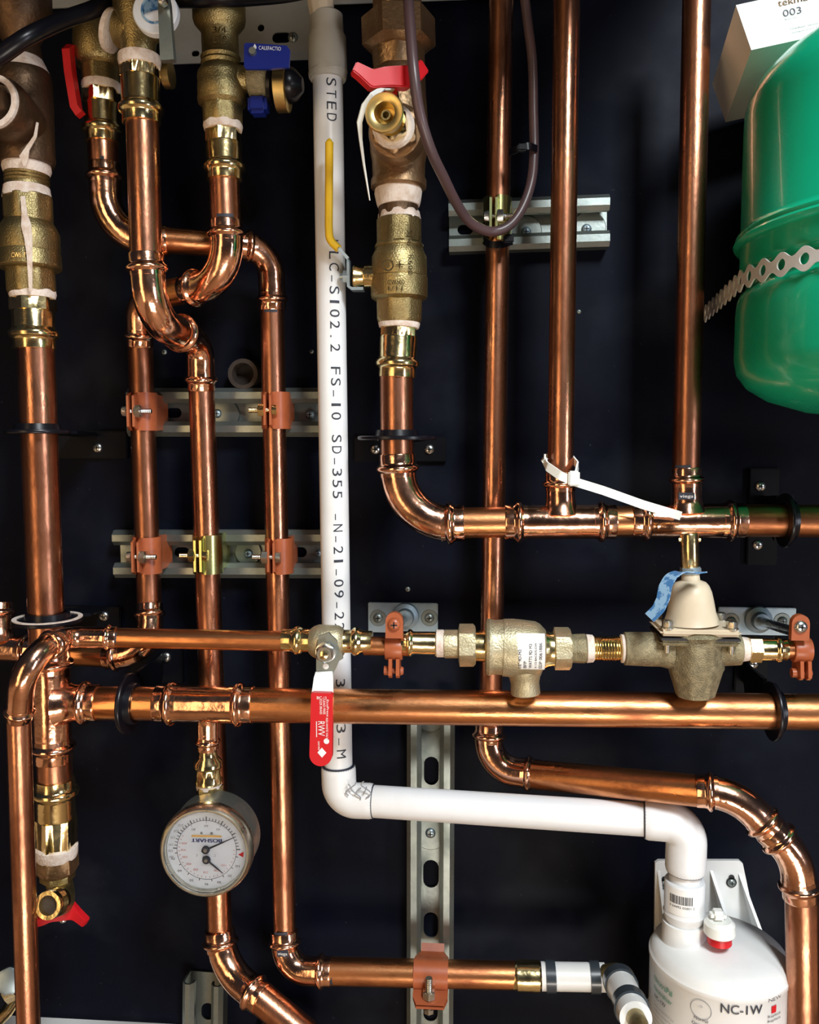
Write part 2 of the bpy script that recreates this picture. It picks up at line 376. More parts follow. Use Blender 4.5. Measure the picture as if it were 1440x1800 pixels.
for a, b, h in segs:
    xa, xb = P(a, 60, .02).x, P(b, 60, .02).x
    if h:
        c = P(h[0], h[1], .02); s = PM(1, h[0], h[1], .02); cx = (xa + xb) / 2; hw = (xb - xa) / 2
        hv = min(0.012, c.z - zb); y0 = c.z - hv; y1 = c.z + hv
        holed(bm, lambda x, y: V((x, -0.02, y)), [(cx, c.z, hw, lambda x, hv=hv: hv, h[2] * s, h[3] * s)], lambda x, y: V((0, 0.0015, 0)))
        if y0 > zb + 0.001: box(bm, V((cx, -0.01925, (y0 + zb) / 2)), xb - xa, 0.0015, y0 - zb)
        box(bm, V((cx, -0.01925, (y1 + zt) / 2)), xb - xa, 0.0015, zt - y1)
    else:
        lowz = zb if b <= 600 else zt - 0.0
        if b <= 600: box(bm, V(((xa + xb) / 2, -0.01925, zc)), xb - xa, 0.0015, zt - zb)
xa, xb = P(512, 60, .02).x, P(556, 60, .02).x; box(bm, V(((xa + xb) / 2, -0.01925, zc)), xb - xa, 0.0015, zt - zb)
xa, xb = P(80, 60, .02).x, P(296, 60, .02).x; za = P(150, 12, .02).z; box(bm, V(((xa + xb) / 2, -0.01925, (za + zt) / 2)), xb - xa, 0.0015, zt - za)
xa, xb = P(556, 60, .02).x, P(1000, 60, .02).x; za = P(700, 3, .02).z; box(bm, V(((xa + xb) / 2, -0.01925, (za + zt) / 2)), xb - xa, 0.0015, zt - za)
part('rail_plate', bm, 'sheet', t)
bm = B(); box(bm, V(((pl.x + pr.x) / 2, -0.010, zt - 0.004)), 0.4, 0.02, 0.003); part('rail_return', bm, 'sheet', t)
screw(t, P(515, 66, .02), FR, PM(9, 515, 66, .02), 'galv')

t = thing('shade_boiler', 'unseen white wall hung cabinet added above the hanging rail to shade the upper left pipes', 'shade_boiler', V((-.24, 0, 1.95)))  # unseen cabinet, added overhead to block light from the upper left
bm = B(); box(bm, V((-.17, -.265, 2.25)), .80, .49, .60, bev=.01); part('cabinet', bm, 'white_plastic', t)
bm = B(); box(bm, V((-.17, -.265, 1.945)), .76, .46, .012); part('base_panel', bm, 'black_matt', t, 'dark base panel')
# ================================================================== strut channels
def strut(label, A, Bp, hpx, slots, dep=0.021, discs=(), screws=(), m='galv', lip=0.25):
    a, b = P(A[0], A[1], 0), P(Bp[0], Bp[1], 0); a.y = b.y = 0
    ax = (b - a).normalized(); w = FR.cross(ax).normalized(); L = (b - a).length
    s = PM(1, (A[0] + Bp[0]) / 2, (A[1] + Bp[1]) / 2, dep); hw = hpx * s / 2; th = 0.0022; lp = hw * 2 * lip
    t = thing('strut_channel', label, 'strut channel', a, 'galvanised strut channels')
    bm = B()
    for sg in (1, -1):
        pts = [a + w * sg * (hw - .001) + FR * .001, a + w * sg * hw + FR * dep * 0.5, a + w * sg * hw + FR * (dep - .003), a + w * sg * (hw - .003) + FR * dep, a + w * sg * (hw - lp + .003) + FR * dep, a + w * sg * (hw - lp) + FR * (dep - .003), a + w * sg * (hw - lp) + FR * (dep - .007)]
        off = []
        for i in range(len(pts)):
            tt = (pts[min(i + 1, 6)] - pts[max(i - 1, 0)]).normalized(); nn = tt.cross(ax); off.append(pts[i] + nn * th * sg)
        prism(bm, pts + off[::-1], ax * L)
    part('side_lips', bm, m, t)
    bm = B(); cells = []; x = 0; sl = sorted(slots)
    hl = [q[1] * s for q in sl]
    def solid(x0, x1):
        if x1 - x0 > 1e-4: box(bm, a + ax * ((x0 + x1) / 2) + FR * .002, x1 - x0, hw * 2, .0022, ax, w, FR)
    for q in sl:
        pc = P(q[0], q[2] if len(q) > 2 else A[1], 0.003)
        c = (pc - a).dot(ax) if len(q) == 2 else (P(A[0], q[0], .003) - a).dot(ax)
        r = (q[3] if len(q) > 3 else 9) * s; h = q[1] * s
        solid(x, c - h - .002)
        holed(bm, lambda X, Y: a + ax * X + w * Y + FR * .0009, [(c, 0, h + .002, lambda z: hw, h, r)], lambda X, Y: FR * .0022)
        x = c + h + .002
    solid(x, L); part('slotted_web', bm, m, t)
    for (u, v, r) in discs:
        bm = B(); p = P(u, v, .004); lathe(bm, V((p.x, -.003, p.z)), V((p.x, -.0065, p.z)), [(0, r * s), (.8, r * s), (1, r * s * .96)], 32); part('round_washer', bm, m, t)
    for (u, v, r) in screws: 
        p = P(u, v, .006); screw(t, V((p.x, -.0065, p.z)), FR, r * s, 'galv_blue')
    return t
strut('galvanised strut channel, upper of the two crossing behind the three left copper pipes', (238, 726), (575, 726), 78, [(305, 15), (470, 14)], discs=((395, 729, 28),), screws=((382, 727, 8), (545, 729, 8)))
strut('galvanised strut channel, lower of the two crossing behind the three left copper pipes', (214, 970), (575, 970), 78, [(525, 15), (320, 14)], discs=((437, 970, 24),), screws=((437, 973, 8), (560, 973, 6)))
strut('short galvanised strut channel behind the brown hose loop', (790, 406), (1066, 396), 82, [(818, 14)], discs=((925, 408, 28), (1035, 402, 30)), screws=((925, 408, 9), (1031, 403, 9)))
def vslot(*a): return a
strut('tall slotted strut channel standing behind the sloping white drain pipe', (759, 1215), (757, 1860), 76, [(1355, 26, 0, 13), (1536, 26, 0, 14), (1626, 24, 0, 13), (1775, 22, 0, 13), (1250, 5, 0, 4)], discs=((757, 1464, 30), (757, 1260, 26)), screws=((757, 1464, 9),), lip=0.24)
strut('short upright strut channel at the bottom edge beside the angled pipe', (368, 1706), (366, 1860), 66, [(1778, 16, 0, 12)], dep=.024, m='galv', lip=0.22)

# ================================================================== black pipe brackets
def bracket(label, c, axis, rpx, plate, screws, arm, rin, dth=7):
    """c ring centre (u,v,d); axis 'h' (pipe runs sideways) or 'v'; plate (u0,v0,u1,v1); arm: photo point where the arm meets the wall"""
    p = P(*c); s = M(1, p); ax = RT if axis == 'h' else UP
    t = thing('pipe_bracket', label, 'bracket', V((p.x, 0, p.z)), 'black pipe brackets')
    bm = B(); h = dth * s; 
    rr = []
    for (z, r) in ((-.5, rin * 1.03), (-.5, rpx), (-.3, rpx * 1.02), (.3, rpx * 1.02), (.5, rpx), (.5, rin * 1.25), (2.0, rin * 1.18), (2.0, rin * 1.03)):
        a, b = frame(ax); rr.append([p + ax * z * h + (a * math.cos(k * math.pi / 24) + b * math.sin(k * math.pi / 24)) * r * s for k in range(48)])
    rr.append(rr[0]); rings(bm, rr, False); bmesh.ops.remove_doubles(bm, verts=bm.verts, dist=1e-6); part('pipe_ring', bm, 'black', t)
    w = P(arm[0], arm[1], .004); bm = B(); side = ax.cross(FR)
    up = (w - p); up = (up - ax * up.dot(ax)); e = p + V((0, 1, 0)) * rpx * s * .8 
    strip(bm, [e, V((e.x + (w.x - p.x) * .6, -.03, e.z + (w.z - p.z) * .6)), V((w.x, -.005, w.z))], ax.cross(FR), [rpx * s * .9, rpx * s * .6, rpx * s * .45], .003); part('bracket_arm', bm, 'black_plate', t)
    u0, v0, u1, v1 = plate; a, b = P(u0, v0, 0), P(u1, v1, 0); bm = B()
    box(bm, V(((a.x + b.x) / 2, -.003, (a.z + b.z) / 2)), abs(b.x - a.x), .006, abs(a.z - b.z), bev=.001); part('wall_plate', bm, 'black_plate', t)
    for (u, v) in screws: q = P(u, v, .006); screw(t, V((q.x, -.006, q.z)), FR, PM(9, u, v, .006), 'zinc')
    return t
bracket('black ring bracket round the large left pipe, level with the upper strut channel', (66, 759, .13), 'v', 54, (60, 758, 228, 806), ((172, 787),), (150, 765), 32)
pale = bracket('black ring bracket with pale rim round the large left pipe, just above the big tee', (84, 1090, .13), 'v', 58, (80, 1063, 216, 1112), ((183, 1083),), (150, 1075), 31)
bracket('black ring bracket round the middle riser above its bottom elbow', (698, 770, .10), 'v', 68, (624, 768, 785, 812), ((660, 790), (755, 790)), (700, 775), 31)
p = P(84, 1090, .13); s_ = M(1, p); bm = B(); lathe(bm, p + UP * .0018, p + UP * .0026, [(0, 58 * s_), (1, 58 * s_), (1, 50 * s_), (0, 50 * s_)], 48); part('pale_rim', bm, 'tape', pale, 'dirty white rim')
bracket('black ring bracket on the upper header pipe at the right edge', (1380, 915, .10), 'h', 47, (1315, 823, 1362, 992), ((1337, 855), (1332, 958)), (1340, 890), 30)
bracket('black ring bracket on the long lower pipe at the right, under the orange split clamp', (1358, 1250, .13), 'h', 51, (1290, 1155, 1345, 1215), ((1324, 1167),), (1310, 1180), 31)
bracket('black ring bracket on the lower pipe between the big tee and the gauge tee', (226, 1237, .13), 'h', 52, (232, 1130, 325, 1200), ((292, 1155),), (285, 1165), 30)
# loose wall screws and the old pipe stub
for i, (u, v, r, lab) in enumerate(((289, 619, 5, 'tiny screw in the black wall between the two left pipe runs, above the upper strut'), (717, 1036, 5, 'small screw in the black wall above the left galvanised mounting plate'), (548, 618, 4, 'tiny dull screw in the black wall just left of the white pipe'), (1018, 548, 4, 'tiny yellowish screw in the black wall right of the middle bare riser'))):
    p = P(u, v, 0); screw(None, V((p.x, 0, p.z)), FR, r * M(1, p), 'galv', lab)
bm = B(); c = P(436, 660, 0); s = M(1, c); c.y = 0
lathe(bm, c, c + FR * .02, [(0, 27 * s), (1, 26 * s), (1.0, 19 * s), (.05, 18 * s)], 40); solo('pipe_stub', bm, 'bronze_dark', 'dark open pipe stub poking from the black wall beside the third left pipe', 'pipe stub', at=c)

# ================================================================== long copper pipes
D3 = .055
pipe('slim upright copper pipe, leftmost of the three clamped to the two left strut channels', [(246, 592, D3), (263, 1078, D3)], 21.5)
pipe('upright copper pipe, middle of the three clamped at the left, ending behind the pressure gauge', [(354, 672, D3), (387, 1648, D3)], 22.5)
pipe('upright copper pipe just left of the white pipe, longest of the three at the left', [(478, 532, D3), (501, 1648, D3)], 21)
pipe('tall copper riser rising out of the top through the brown hose loop', [(882, -40, D3), (862, 1282, D3)], 21.5)
pipe('tall copper riser with the white cable tie at its foot', [(997, -40, .10), (985, 838, .10)], 23.5)
pipe('tall golden copper riser nearest the green tank', [(1226, -40, .10), (1206, 832, .10)], 24.5)
pipe('thick copper pipe at the far left below the ball valve', [(63, 605, .13), (83, 1130, .13)], 31)
pipe('short copper length above the bracket of the middle riser', [(697, 655, .10), (698, 806, .10)], 29.5)
pipe('short copper length of the upper header between the elbow and the first tee', [(806, 919, .10), (900, 918, .10)], 27, 'copper_h')
pipe('tiny copper length of the upper header between its two tees', [(1072, 917, .10), (1120, 916, .10)], 27, 'copper_h')
pipe('copper end of the upper header passing through the right bracket', [(1296, 915, .10), (1480, 916, .10)], 28.5, 'copper_h')
pipe('long thick copper pipe crossing the lower half from the gauge tee to the right edge', [(432, 1239, .13), (1480, 1252, .13)], 30, 'copper_h')
pipe('copper length with the black bracket, between the big tee and the gauge tee', [(160, 1236, .13), (290, 1237, .13)], 29, 'copper_h')
pipe('narrow horizontal copper pipe leading left from the red handled valve', [(190, 1121, .15), (500, 1127, .15)], 17.5, 'copper_h')
pipe('bit of narrow copper pipe held by the orange split clamp under the left mounting plate', [(640, 1135, .15), (722, 1137, .15)], 16.5, 'copper_h')
pipe('bit of narrow copper pipe held by the orange split clamp at the right edge', [(1370, 1141, .15), (1422, 1142, .15)], 16.5, 'copper_h')
pipe('copper pipe at the lower left corner running down in front of the wall', [(32, 1250, .20), (52, 1860, .20)], 20.5)
pipe('copper length below the big tee above the brass drain fittings', [(95, 1325, .13), (97, 1392, .13)], 29.5)
pipe('sloping copper pipe above the white drain pipe', [(938, 1361, .07), (1236, 1391, .138)], 25, 'copper_h')
pipe('thick copper pipe running down the lower right edge', [(1409, 1560, .152), (1413, 1860, .158)], 27.5)
pipe('horizontal copper pipe at the bottom through the strut clamp', [(572, 1707, .065), (920, 1715, .065)], 23, 'copper_h')
pipe('angled copper pipe leaving at the bottom edge beneath the gauge', [(438, 1737, .08), (540, 1822, .09)], 26.5)
pipe('front copper pipe dropping from the gauge topped valve at the upper left', [(250, 208, .15), (257, 455, .15)], 28)
pipe('short copper bit below the red levered brass valve at the upper left', [(180, 244, .10), (183, 298, .10)], 26)
pipe('short copper bit below the blue lever valve', [(394, 310, .12), (397, 398, .12)], 26)
pipe('copper cross pipe passing behind the front pipe at the upper left', [(275, 421, .09), (440, 434, .07)], 22, 'copper_h')
pipe('short lower copper cross pipe tucked behind the front elbow', [(262, 522, .07), (352, 505, .10)], 23, 'copper_h')
pipe('copper run behind the big tee leaving at the left edge', [(-40, 1140, .07), (210, 1154, .07)], 20, 'copper_h')

# ================================================================== copper press fittings
el = elbow
el('copper press elbow under the red levered valve, turning behind the front pipe', [(184, 288, .10), (188, 425, .10), (296, 424, .09)], 25, .040, marks=(5.9, None))
el('copper press elbow topping the long pipe left of the white pipe', [(418, 430, .075), (476, 440, .060), (479, 545, D3)], 22, .026, marks=(None, 5.8))
el('copper press elbow below the blue lever valve, turning back to the left', [(397, 388, .12), (402, 500, .12), (328, 508, .095)], 26, .035, marks=(5.5, None))
el('copper press elbow topping the leftmost clamped pipe, behind the front elbow', [(288, 522, .08), (244, 528, .065), (246, 608, D3)], 22, .020)
el('big copper press elbow at the foot of the front pipe', [(256, 446, .15), (266, 566, .148), (330, 590, .09)], 28, .036)
el('copper press elbow joining the front pipe run to the middle clamped pipe', [(296, 578, .11), (352, 600, .062), (354, 686, D3)], 23.5, .022)
el('large copper press elbow at the left end of the upper header', [(698, 798, .10), (704, 923, .10), (816, 919, .10)], 29, .048)
el('copper press elbow where the leftmost clamped pipe turns left under the narrow pipe', [(263, 1062, D3), (266, 1150, .07), (186, 1154, .07)], 20.5, .030, marks=(5.9, None))
el('copper press elbow under the long lower pipe starting the sloping run', [(861, 1272, D3), (858, 1352, .06), (950, 1362, .07)], 23, .028)
el('copper press elbow at the bottom of the third left pipe', [(500, 1636, D3), (503, 1706, .062), (584, 1708, .065)], 22, .024, marks=(5.8, 5.8))
el('obtuse copper press elbow at the bottom of the middle clamped pipe', [(386, 1634, D3), (392, 1702, .062), (462, 1757, .085)], 24, .05)
el('obtuse copper press elbow ending the sloping run, upper of the pair at the right', [(1224, 1390, .138), (1293, 1394, .145), (1358, 1462, .150)], 26, .05)
el('obtuse copper press elbow above the right edge pipe, lower of the pair', [(1352, 1456, .150), (1400, 1506, .152), (1408, 1580, .152)], 27, .05)
el('small copper elbow beside the big tee turning the narrow pipe towards the viewer', [(206, 1121, .15), (108, 1120, .155), (94, 1136, .195)], 17.5, .016, marks=(5.9, None))
el('small copper elbow in front of the big tee turning down at the lower left', [(100, 1130, .182), (42, 1150, .225), (33, 1262, .20)], 20, .026)
tee('copper tee of the upper header under the cable tied riser', (888, 918, .10), (1082, 917, .10), ((986, 918, .10), (985, 830, .10)), 27.5, 23.5)
tee('copper tee of the upper header under the golden riser', (1110, 916, .10), (1308, 915, .10), ((1207, 915, .10), (1206, 822, .10)), 28, 24, marks=(None, None, 6.2))
tee('big upright copper tee at the left where the lower pipe starts', (88, 1140, .13), (94, 1338, .13), ((91, 1236, .13), (174, 1236, .13)), 30, 29, marks=(None, None, None))
tee('copper tee on the lower pipe feeding the pressure gauge', (276, 1237, .13), (446, 1239, .13), ((364, 1239, .13), (365, 1318, .13)), 29.5, 17)
tee('copper tee cut by the left edge behind the big tee', (-60, 1137, .07), (62, 1143, .07), ((0, 1140, .07), (0, 1060, .06)), 21, 20)

# printed fitting marks (viega badges stuck on two fittings)
def badge(par, u, v, d, w, h, txt, m='ink', ang=0.0, off=0.0, rim=None):
    p = P(u, v, d); s = M(1, p); X = RT * math.cos(ang) - UP * math.sin(ang); Y = UP * math.cos(ang) + RT * math.sin(ang)
    bm = B(); box(bm, p, w * s, .0008, h * s, X, V((0, 1, 0)), Y); q = part('badge', bm, m, par, 'small black badge')
    if txt: bm = B(); text(bm, txt, flatfn(p + FR * .0006 - X * w * s * .42 - Y * h * s * .22, X, Y), 0, 0, h * s * .45, w * s * .84); part('badge_lettering', bm, 'ink_white', q)
byname = {o['label']: o for o in SC.objects if 'label' in o}
badge(byname['copper tee of the upper header under the golden riser'], 1207, 872, .1165, 28, 12, 'viega')
badge(byname['copper press elbow at the bottom of the third left pipe'], 497, 1676, .0725, 20, 12, 'viega')

def lathe_part(par, name, A, Bp, prof, m, label=None, seg=48, rot=0.0, up=None):
    bm = B(); lat(bm, A, Bp, prof, seg, rot, up); return part(name, bm, m, par, label)

# ================================================================== far left valve stack (d .13)
d = .13
t = thing('bronze_tee', 'big dark bronze tee with a white sealed front port at the upper left', 'pipe fitting', P(44, 200, d))
lathe_part(t, 'fitting_body', (38, 66, d), (48, 292, d), [(66, 26), (80, 30), (100, 33), (118, 36), (130, 46), (150, 48), (270, 47), (280, 48), (290, 45), (291, 30)], 'bronze')
lathe_part(t, 'top_boss', (30, -40, d), (38, 80, d), [(-40, 56), (0, 55), (28, 54), (48, 46), (60, 38), (78, 30)], 'bronze')
p = P(10, 196, .165); s = M(1, p); ax = V((-.05, -1, .05)).normalized(); bm = B()
lathe(bm, p - ax * .03, p + ax * .016, [(0, 40 * s), (.5, 48 * s), (.72, 51 * s), (.9, 51 * s), (1.0, 48 * s), (1.0, 36 * s), (.8, 33 * s), (.8, .001)], 48); part('front_port', bm, 'bronze', t)
bm = B(); lathe(bm, p + ax * .012, p + ax * .019, [(0, 47 * s), (1, 46 * s), (1.06, 40 * s), (1, 36 * s), (0, 36 * s)], 40); part('sealant_ring', bm, 'tape', t, 'white sealing paste')
bm = B(); lathe(bm, p + ax * .006, p + ax * .03, [(0, 30 * s, 6), (.9, 30 * s, 6), (1, 26 * s)], 36); part('port_plug', bm, 'bronze', t)
lathe_part(t, 'sealant_collar', (36, 104, d), (40, 132, d), [(104, 34), (108, 37), (120, 41), (131, 45), (132, 30)], 'tape', 'smeared pale sealing paste')
bm = B(); q = [P(66, 215, .160), P(62, 240, .158), P(48, 262, .158), P(42, 276, .158), P(44, 292, .157)]
strip(bm, q, RT, [.001, .0014, .002, .004, .001], .0006); part('sealant_drip', bm, 'tape', t, 'dried pale sealing paste run')
t = thing('threaded_nipple', 'threaded brass nipple between the bronze tee and the far left ball valve', 'pipe fitting', P(47, 315, d))
lathe_part(t, 'nipple_body', (47, 288, d), (48, 352, d), [(288, 36), (306, 36), (308, 38), (311, 36), (314, 38), (317, 36), (320, 38), (323, 36), (326, 37), (352, 36)], 'brass_cast')
lathe_part(t, 'upper_tape', (47, 289, d), (47, 308, d), [(289, 40), (298, 41), (307, 38), (308, 34)], 'tape', 'pinkish thread tape')
lathe_part(t, 'lower_tape', (47, 328, d), (48, 350, d), [(328, 35), (330, 38), (344, 40), (349, 41), (350, 34)], 'tape', 'pinkish thread tape')
def drip(par, pts, hw, m='galv_blue', label='dried pale blue drip of paint'):
    bm = B(); strip(bm, [P(*p) for p in pts], RT, [h * M(1, P(*pts[0])) for h in hw], .0006); part('paint_drip', bm, m, par, label)
t = thing('union_valve', 'old brass valve body with a pale drip, in the far left pipe', 'valve', P(51, 425, d))
lathe_part(t, 'upper_hex', (49, 344, d), (51, 398, d), [(344, 38), (347, 43, 8), (384, 43, 8), (388, 40), (398, 40)], 'brass_cast')
lathe_part(t, 'valve_body', (50, 390, d), (53, 478, d), [(390, 40), (398, 45), (404, 48), (412, 51), (440, 51.5), (443, 50.5), (446, 52), (470, 53), (474, 50), (476, 44)], 'brass_cast')
lathe_part(t, 'lower_hex', (53, 468, d), (56, 518, d), [(468, 42), (472, 43, 8), (512, 43, 8), (518, 38)], 'brass_cast')
drip(t, [(40, 345, .1535), (43, 375, .1545), (46, 396, .157), (50, 420, .1585), (52, 450, .1585), (53, 480, .158), (54, 512, .1535)], [4, 5, 9, 7, 5, 4, 3], 'tape')
for i, (x, y) in enumerate(((20, 452), (26, 452), (32, 452), (38, 452))):
    pass
bm = B(); q = P(20, 452, .1575); s = M(1, q); text(bm, 'CW617', flatfn(q, RT, UP), 0, 0, 8 * s, 26 * s); part('cast_lettering', bm, 'brass', t)
adapter('brass press adapter below the far left valve', (57, 510, d), (61, 614, d), 31)
# drain assembly
adapter('brass press adapter under the big tee, end of the left stack', (99, 1508, d), (97, 1368, d), 29, m='brass', tape=False, f=(0.03, 0.52, .7), hexr=1.24)
t = thing('reducer_bushing', 'taped bronze hex reducer above the garden hose drain valve', 'pipe fitting', P(100, 1520, d))
lathe_part(t, 'thread_tape', (99, 1484, d), (99, 1506, d), [(1484, 32), (1487, 36), (1500, 36), (1506, 34)], 'tape', 'white thread tape')
lathe_part(t, 'bushing_hex', (99, 1503, d), (101, 1534, d), [(1503, 33), (1506, 37, 6), (1528, 37, 6), (1534, 30)], 'bronze_lt')
t = thing('drain_valve', 'brass drain valve with a small red wing handle at the lower left', 'valve', P(104, 1540, d))
lathe_part(t, 'valve_nut', (101, 1530, d), (102, 1556, d), [(1530, 26), (1533, 30, 6), (1545, 30, 6), (1550, 20), (1556, 20)], 'brass_cast')
bm = B(); w = [P(104, 1552, d), P(112, 1584, .135), P(86, 1590, .19)]; sweep(bm, resample(fillet(w, .016), .004), PM(22, 104, 1552, d), 36); part('valve_body', bm, 'brass_cast', t)
p = P(84, 1592, .20); ax = (p - P(108, 1584, .14)).normalized(); ax = (ax + V((-.35, -.2, -.15))).normalized(); s = M(1, p); bm = B()
lathe(bm, p - ax * .020, p, [(0, 20 * s), (.35, 22 * s), (.4, 25 * s), (.5, 23.5 * s), (.6, 25 * s), (.7, 23.5 * s), (.8, 25 * s), (1, 24 * s), (1.0, 17 * s), (.3, 15 * s), (.3, .0001)], 40); part('hose_spout', bm, 'brass', t); bm = B(); lathe(bm, p - ax * .006, p - ax * .005, [(0, 16.5 * s), (1, 16.5 * s)], 32); part('spout_shade_disc', bm, 'bronze_dark', t)  # the dark disc stands in for shade inside the open spout
def wing(par, pts, hw, d_th=.007, m='red', wd=None, name='wing_handle', label='red wing handle'):
    w = [P(*p) for p in pts]; bm = B(); strip(bm, w, wd or UP, [h * M(1, w[0]) for h in hw], d_th)
    es = [e for e in bm.edges]; bmesh.ops.bevel(bm, geom=es, offset=.0009, segments=2, affect='EDGES'); part(name, bm, m, par, label)
wing(t, [(58, 1622, .15), (72, 1618, .148), (88, 1610, .145), (112, 1604, .142), (126, 1600, .140), (136, 1608, .140), (152, 1622, .142)], [7, 8, 9, 13, 15, 10, 8])
lathe_part(t, 'handle_screw', (108, 1590, .135), (112, 1622, .14), [(1590, 8), (1614, 8), (1620, 6), (1622, 3)], 'zinc')

# ================================================================== second stack: red levered valve (d .10)
d = .10
t = thing('lever_valve', 'brass valve body with a red edge-on lever at its left, upper left', 'valve', P(176, 110, d))
lathe_part(t, 'valve_body', (172, 44, d), (178, 150, d), [(30, 30), (44, 36), (56, 42), (80, 44), (108, 44), (116, 40), (120, 34, 8), (148, 34, 8), (150, 30)], 'brass_cast')
bm = B(); strip(bm, [P(126, 84, .115), P(120, 92, .12), P(124, 130, .12), P(134, 190, .12), P(142, 202, .12)], V((0, 1, 0)), [.003, .005, .005, .005, .004], .0068); part('lever', bm, 'red', t, 'red plastic coated lever seen edge-on')
bm = B(); lathe(bm, P(120, 100, .11), P(150, 100, .11), [(0, .005), (1, .005)], 24); part('lever_stem', bm, 'zinc', t)
adapter('brass press adapter under the red levered valve', (178, 146, d), (181, 252, d), 26.5)
# front gauge-topped valve stack (d .15)
d = .15
t = thing('angle_valve', 'cast brass valve body hidden partly by a round white faced dial, upper left', 'valve', P(240, 60, d))
lathe_part(t, 'valve_body', (238, -30, d), (244, 104, d), [(-30, 40), (10, 40), (36, 38), (52, 36), (66, 33), (84, 30), (96, 30), (104, 27)], 'brass_cast')
bm = B(); w = [P(216, 50, .147), P(238, 55, .15), P(275, 30, .15)]; sweep(bm, resample(w, .004), PM(34, 240, 50, .15), 32); part('side_boss', bm, 'brass_cast', t)
lathe_part(t, 'thread_tape_ring', (190, 52, .148), (202, 56, .148), [(190, 30), (192, 36), (200, 36), (202, 30)], 'tape', 'whitish thread tape')
bm = B(); p = P(272, 18, .185); s = M(1, p); ax = V((0.05, -1, .05)).normalized(); lathe(bm, p - ax * .02, p, [(0, 20 * s), (.6, 22 * s), (.62, 40 * s), (.95, 40 * s), (1, 38 * s)], 48); part('dial_disc', bm, 'dial', t, 'round pale blue and white dial disc')
bm = B(); lathe(bm, p, p + ax * .001, [(0, 24 * s), (1, 24 * s), (1, 21 * s), (0, 21 * s)], 48); part('dial_rim', bm, 'tag_blue', t, 'blue printed ring of the dial')
w = [P(286, -20, .20), P(290, 10, .205), P(296, 108, .205)]; bm = B(); strip(bm, w, RT, [9 * s, 10 * s, 12 * s], .006); part('handle_bar', bm, 'galv', t, 'flat silver handle bar')
p = P(289, 5, .21); bm = B(); lathe(bm, p, p + FR * .008, [(0, 8 * s, 6), (.7, 8 * s, 6), (.72, 4 * s), (1, 3 * s)], 24); part('handle_nut', bm, 'zinc', t)
t = thing('knurled_cap', 'knurled brass cap peeking out right of the taped adapter, upper left', 'cap', P(294, 132, .12))
p = P(288, 132, .12); s = M(1, p); bm = B(); R = []
lathe(bm, p, p + RT * 15 * s, [(0, 20 * s), (.05, 23 * s, 30), (.95, 23 * s, 30), (1, 21 * s)], 90); part('cap_body', bm, 'brass_satin', t)
lathe_part(t, 'cap_neck', (262, 132, .12), (290, 132, .12), [(262, 12), (290, 12)], 'brass_cast')
adapter('brass press adapter with thick white tape above the front copper pipe', (245, 98, d), (249, 218, d), 29, f=(.17, .34, .7), hexr=1.22)
# ================================================================== blue lever valve stack (d .12)
d = .12
t = thing('strainer_valve', 'tall olive brass valve body left of the blue lever valve', 'valve', P(385, 110, d))
lathe_part(t, 'valve_body', (384, -10, d), (391, 188, d), [(-10, 44), (8, 46), (34, 46), (42, 44), (52, 36), (58, 32), (96, 32), (102, 35), (108, 33), (112, 35), (118, 33), (128, 40), (136, 42), (148, 41), (150, 42), (170, 42), (173, 41), (174, 43), (182, 42), (188, 36)], 'brass_cast')
lathe_part(t, 'lower_hex', (391, 182, d), (392, 222, d), [(182, 34), (185, 37, 8), (218, 36, 8), (222, 32)], 'brass_cast')
bm = B(); q = P(374, 58, .139); s = M(1, q); text(bm, '3/4', flatfn(q, RT, UP), 0, 0, 11 * s, 24 * s); text(bm, 'CWP', flatfn(q - UP * 16 * s, RT, UP), 0, 0, 11 * s, 24 * s); part('cast_lettering', bm, 'brass', t)
adapter('brass press adapter with a pink tape ring under the olive brass valve', (392, 216, d), (395, 318, d), 27, hexr=1.2)
t = thing('lever_drain_valve', 'small brass side valve with a blue lever lettered in white', 'valve', P(455, 140, d))
lathe_part(t, 'side_neck', (420, 140, d), (442, 140, d), [(420, 24), (442, 20)], 'brass_cast')
lathe_part(t, 'valve_body', (436, 141, d), (478, 141, d), [(436, 20), (440, 30), (446, 32), (460, 33), (472, 30), (478, 24)], 'bronze_grey')
lathe_part(t, 'outlet', (474, 148, d), (492, 150, d), [(474, 30), (476, 34), (482, 34), (484, 24), (492, 24)], 'black')
p = P(486, 158, .122); s = M(1, p); bm = B(); lathe(bm, p, p + RT * 21 * s, [(0, 36 * s), (.05, 38 * s, 40), (.95, 38 * s, 40), (1, 36 * s)], 120); part('knurled_cap', bm, 'brass_satin', t, 'knurled brass cap')
bm = B(); p = P(507, 150, .122); lathe(bm, p, p + RT * 26 * s, [(0, 30 * s), (.2, 30 * s), (.5, 27 * s), (1, 12 * s)], 40); part('cap_end', bm, 'black', t, 'black rubber cap end')
bm = B(); p0 = P(430, 75, .155); p1 = P(508, 80, .155); s = M(1, p0); a = [P(432, 75, .155), P(504, 80, .155), P(510, 88, .155), P(508, 118, .155), P(474, 121, .155), P(432, 121, .155), P(429, 117, .155), P(429, 79, .155)]
prism(bm, a, V((0, .003, 0))); lv = part('lever', bm, 'blue', t, 'dark blue lever plate')
bm = B(); q = P(455, 87, .1554); X = (P(494, 89, .1554) - q); 
text(bm, 'CALEFACTIO', flatfn(q, X.normalized(), UP), 0, 0, 6.2 * s, X.length); 
c = P(448, 83, .1554); 
vs = [bm.verts.new(c + RT * x * s + UP * y * s) for x, y in ((0, 6), (2.8, 1), (3, -2), (0, -4.5), (-3, -2), (-2.8, 1))]; bm.faces.new(vs); part('lever_lettering', bm, 'dial', lv, 'white drop emblem and lettering')
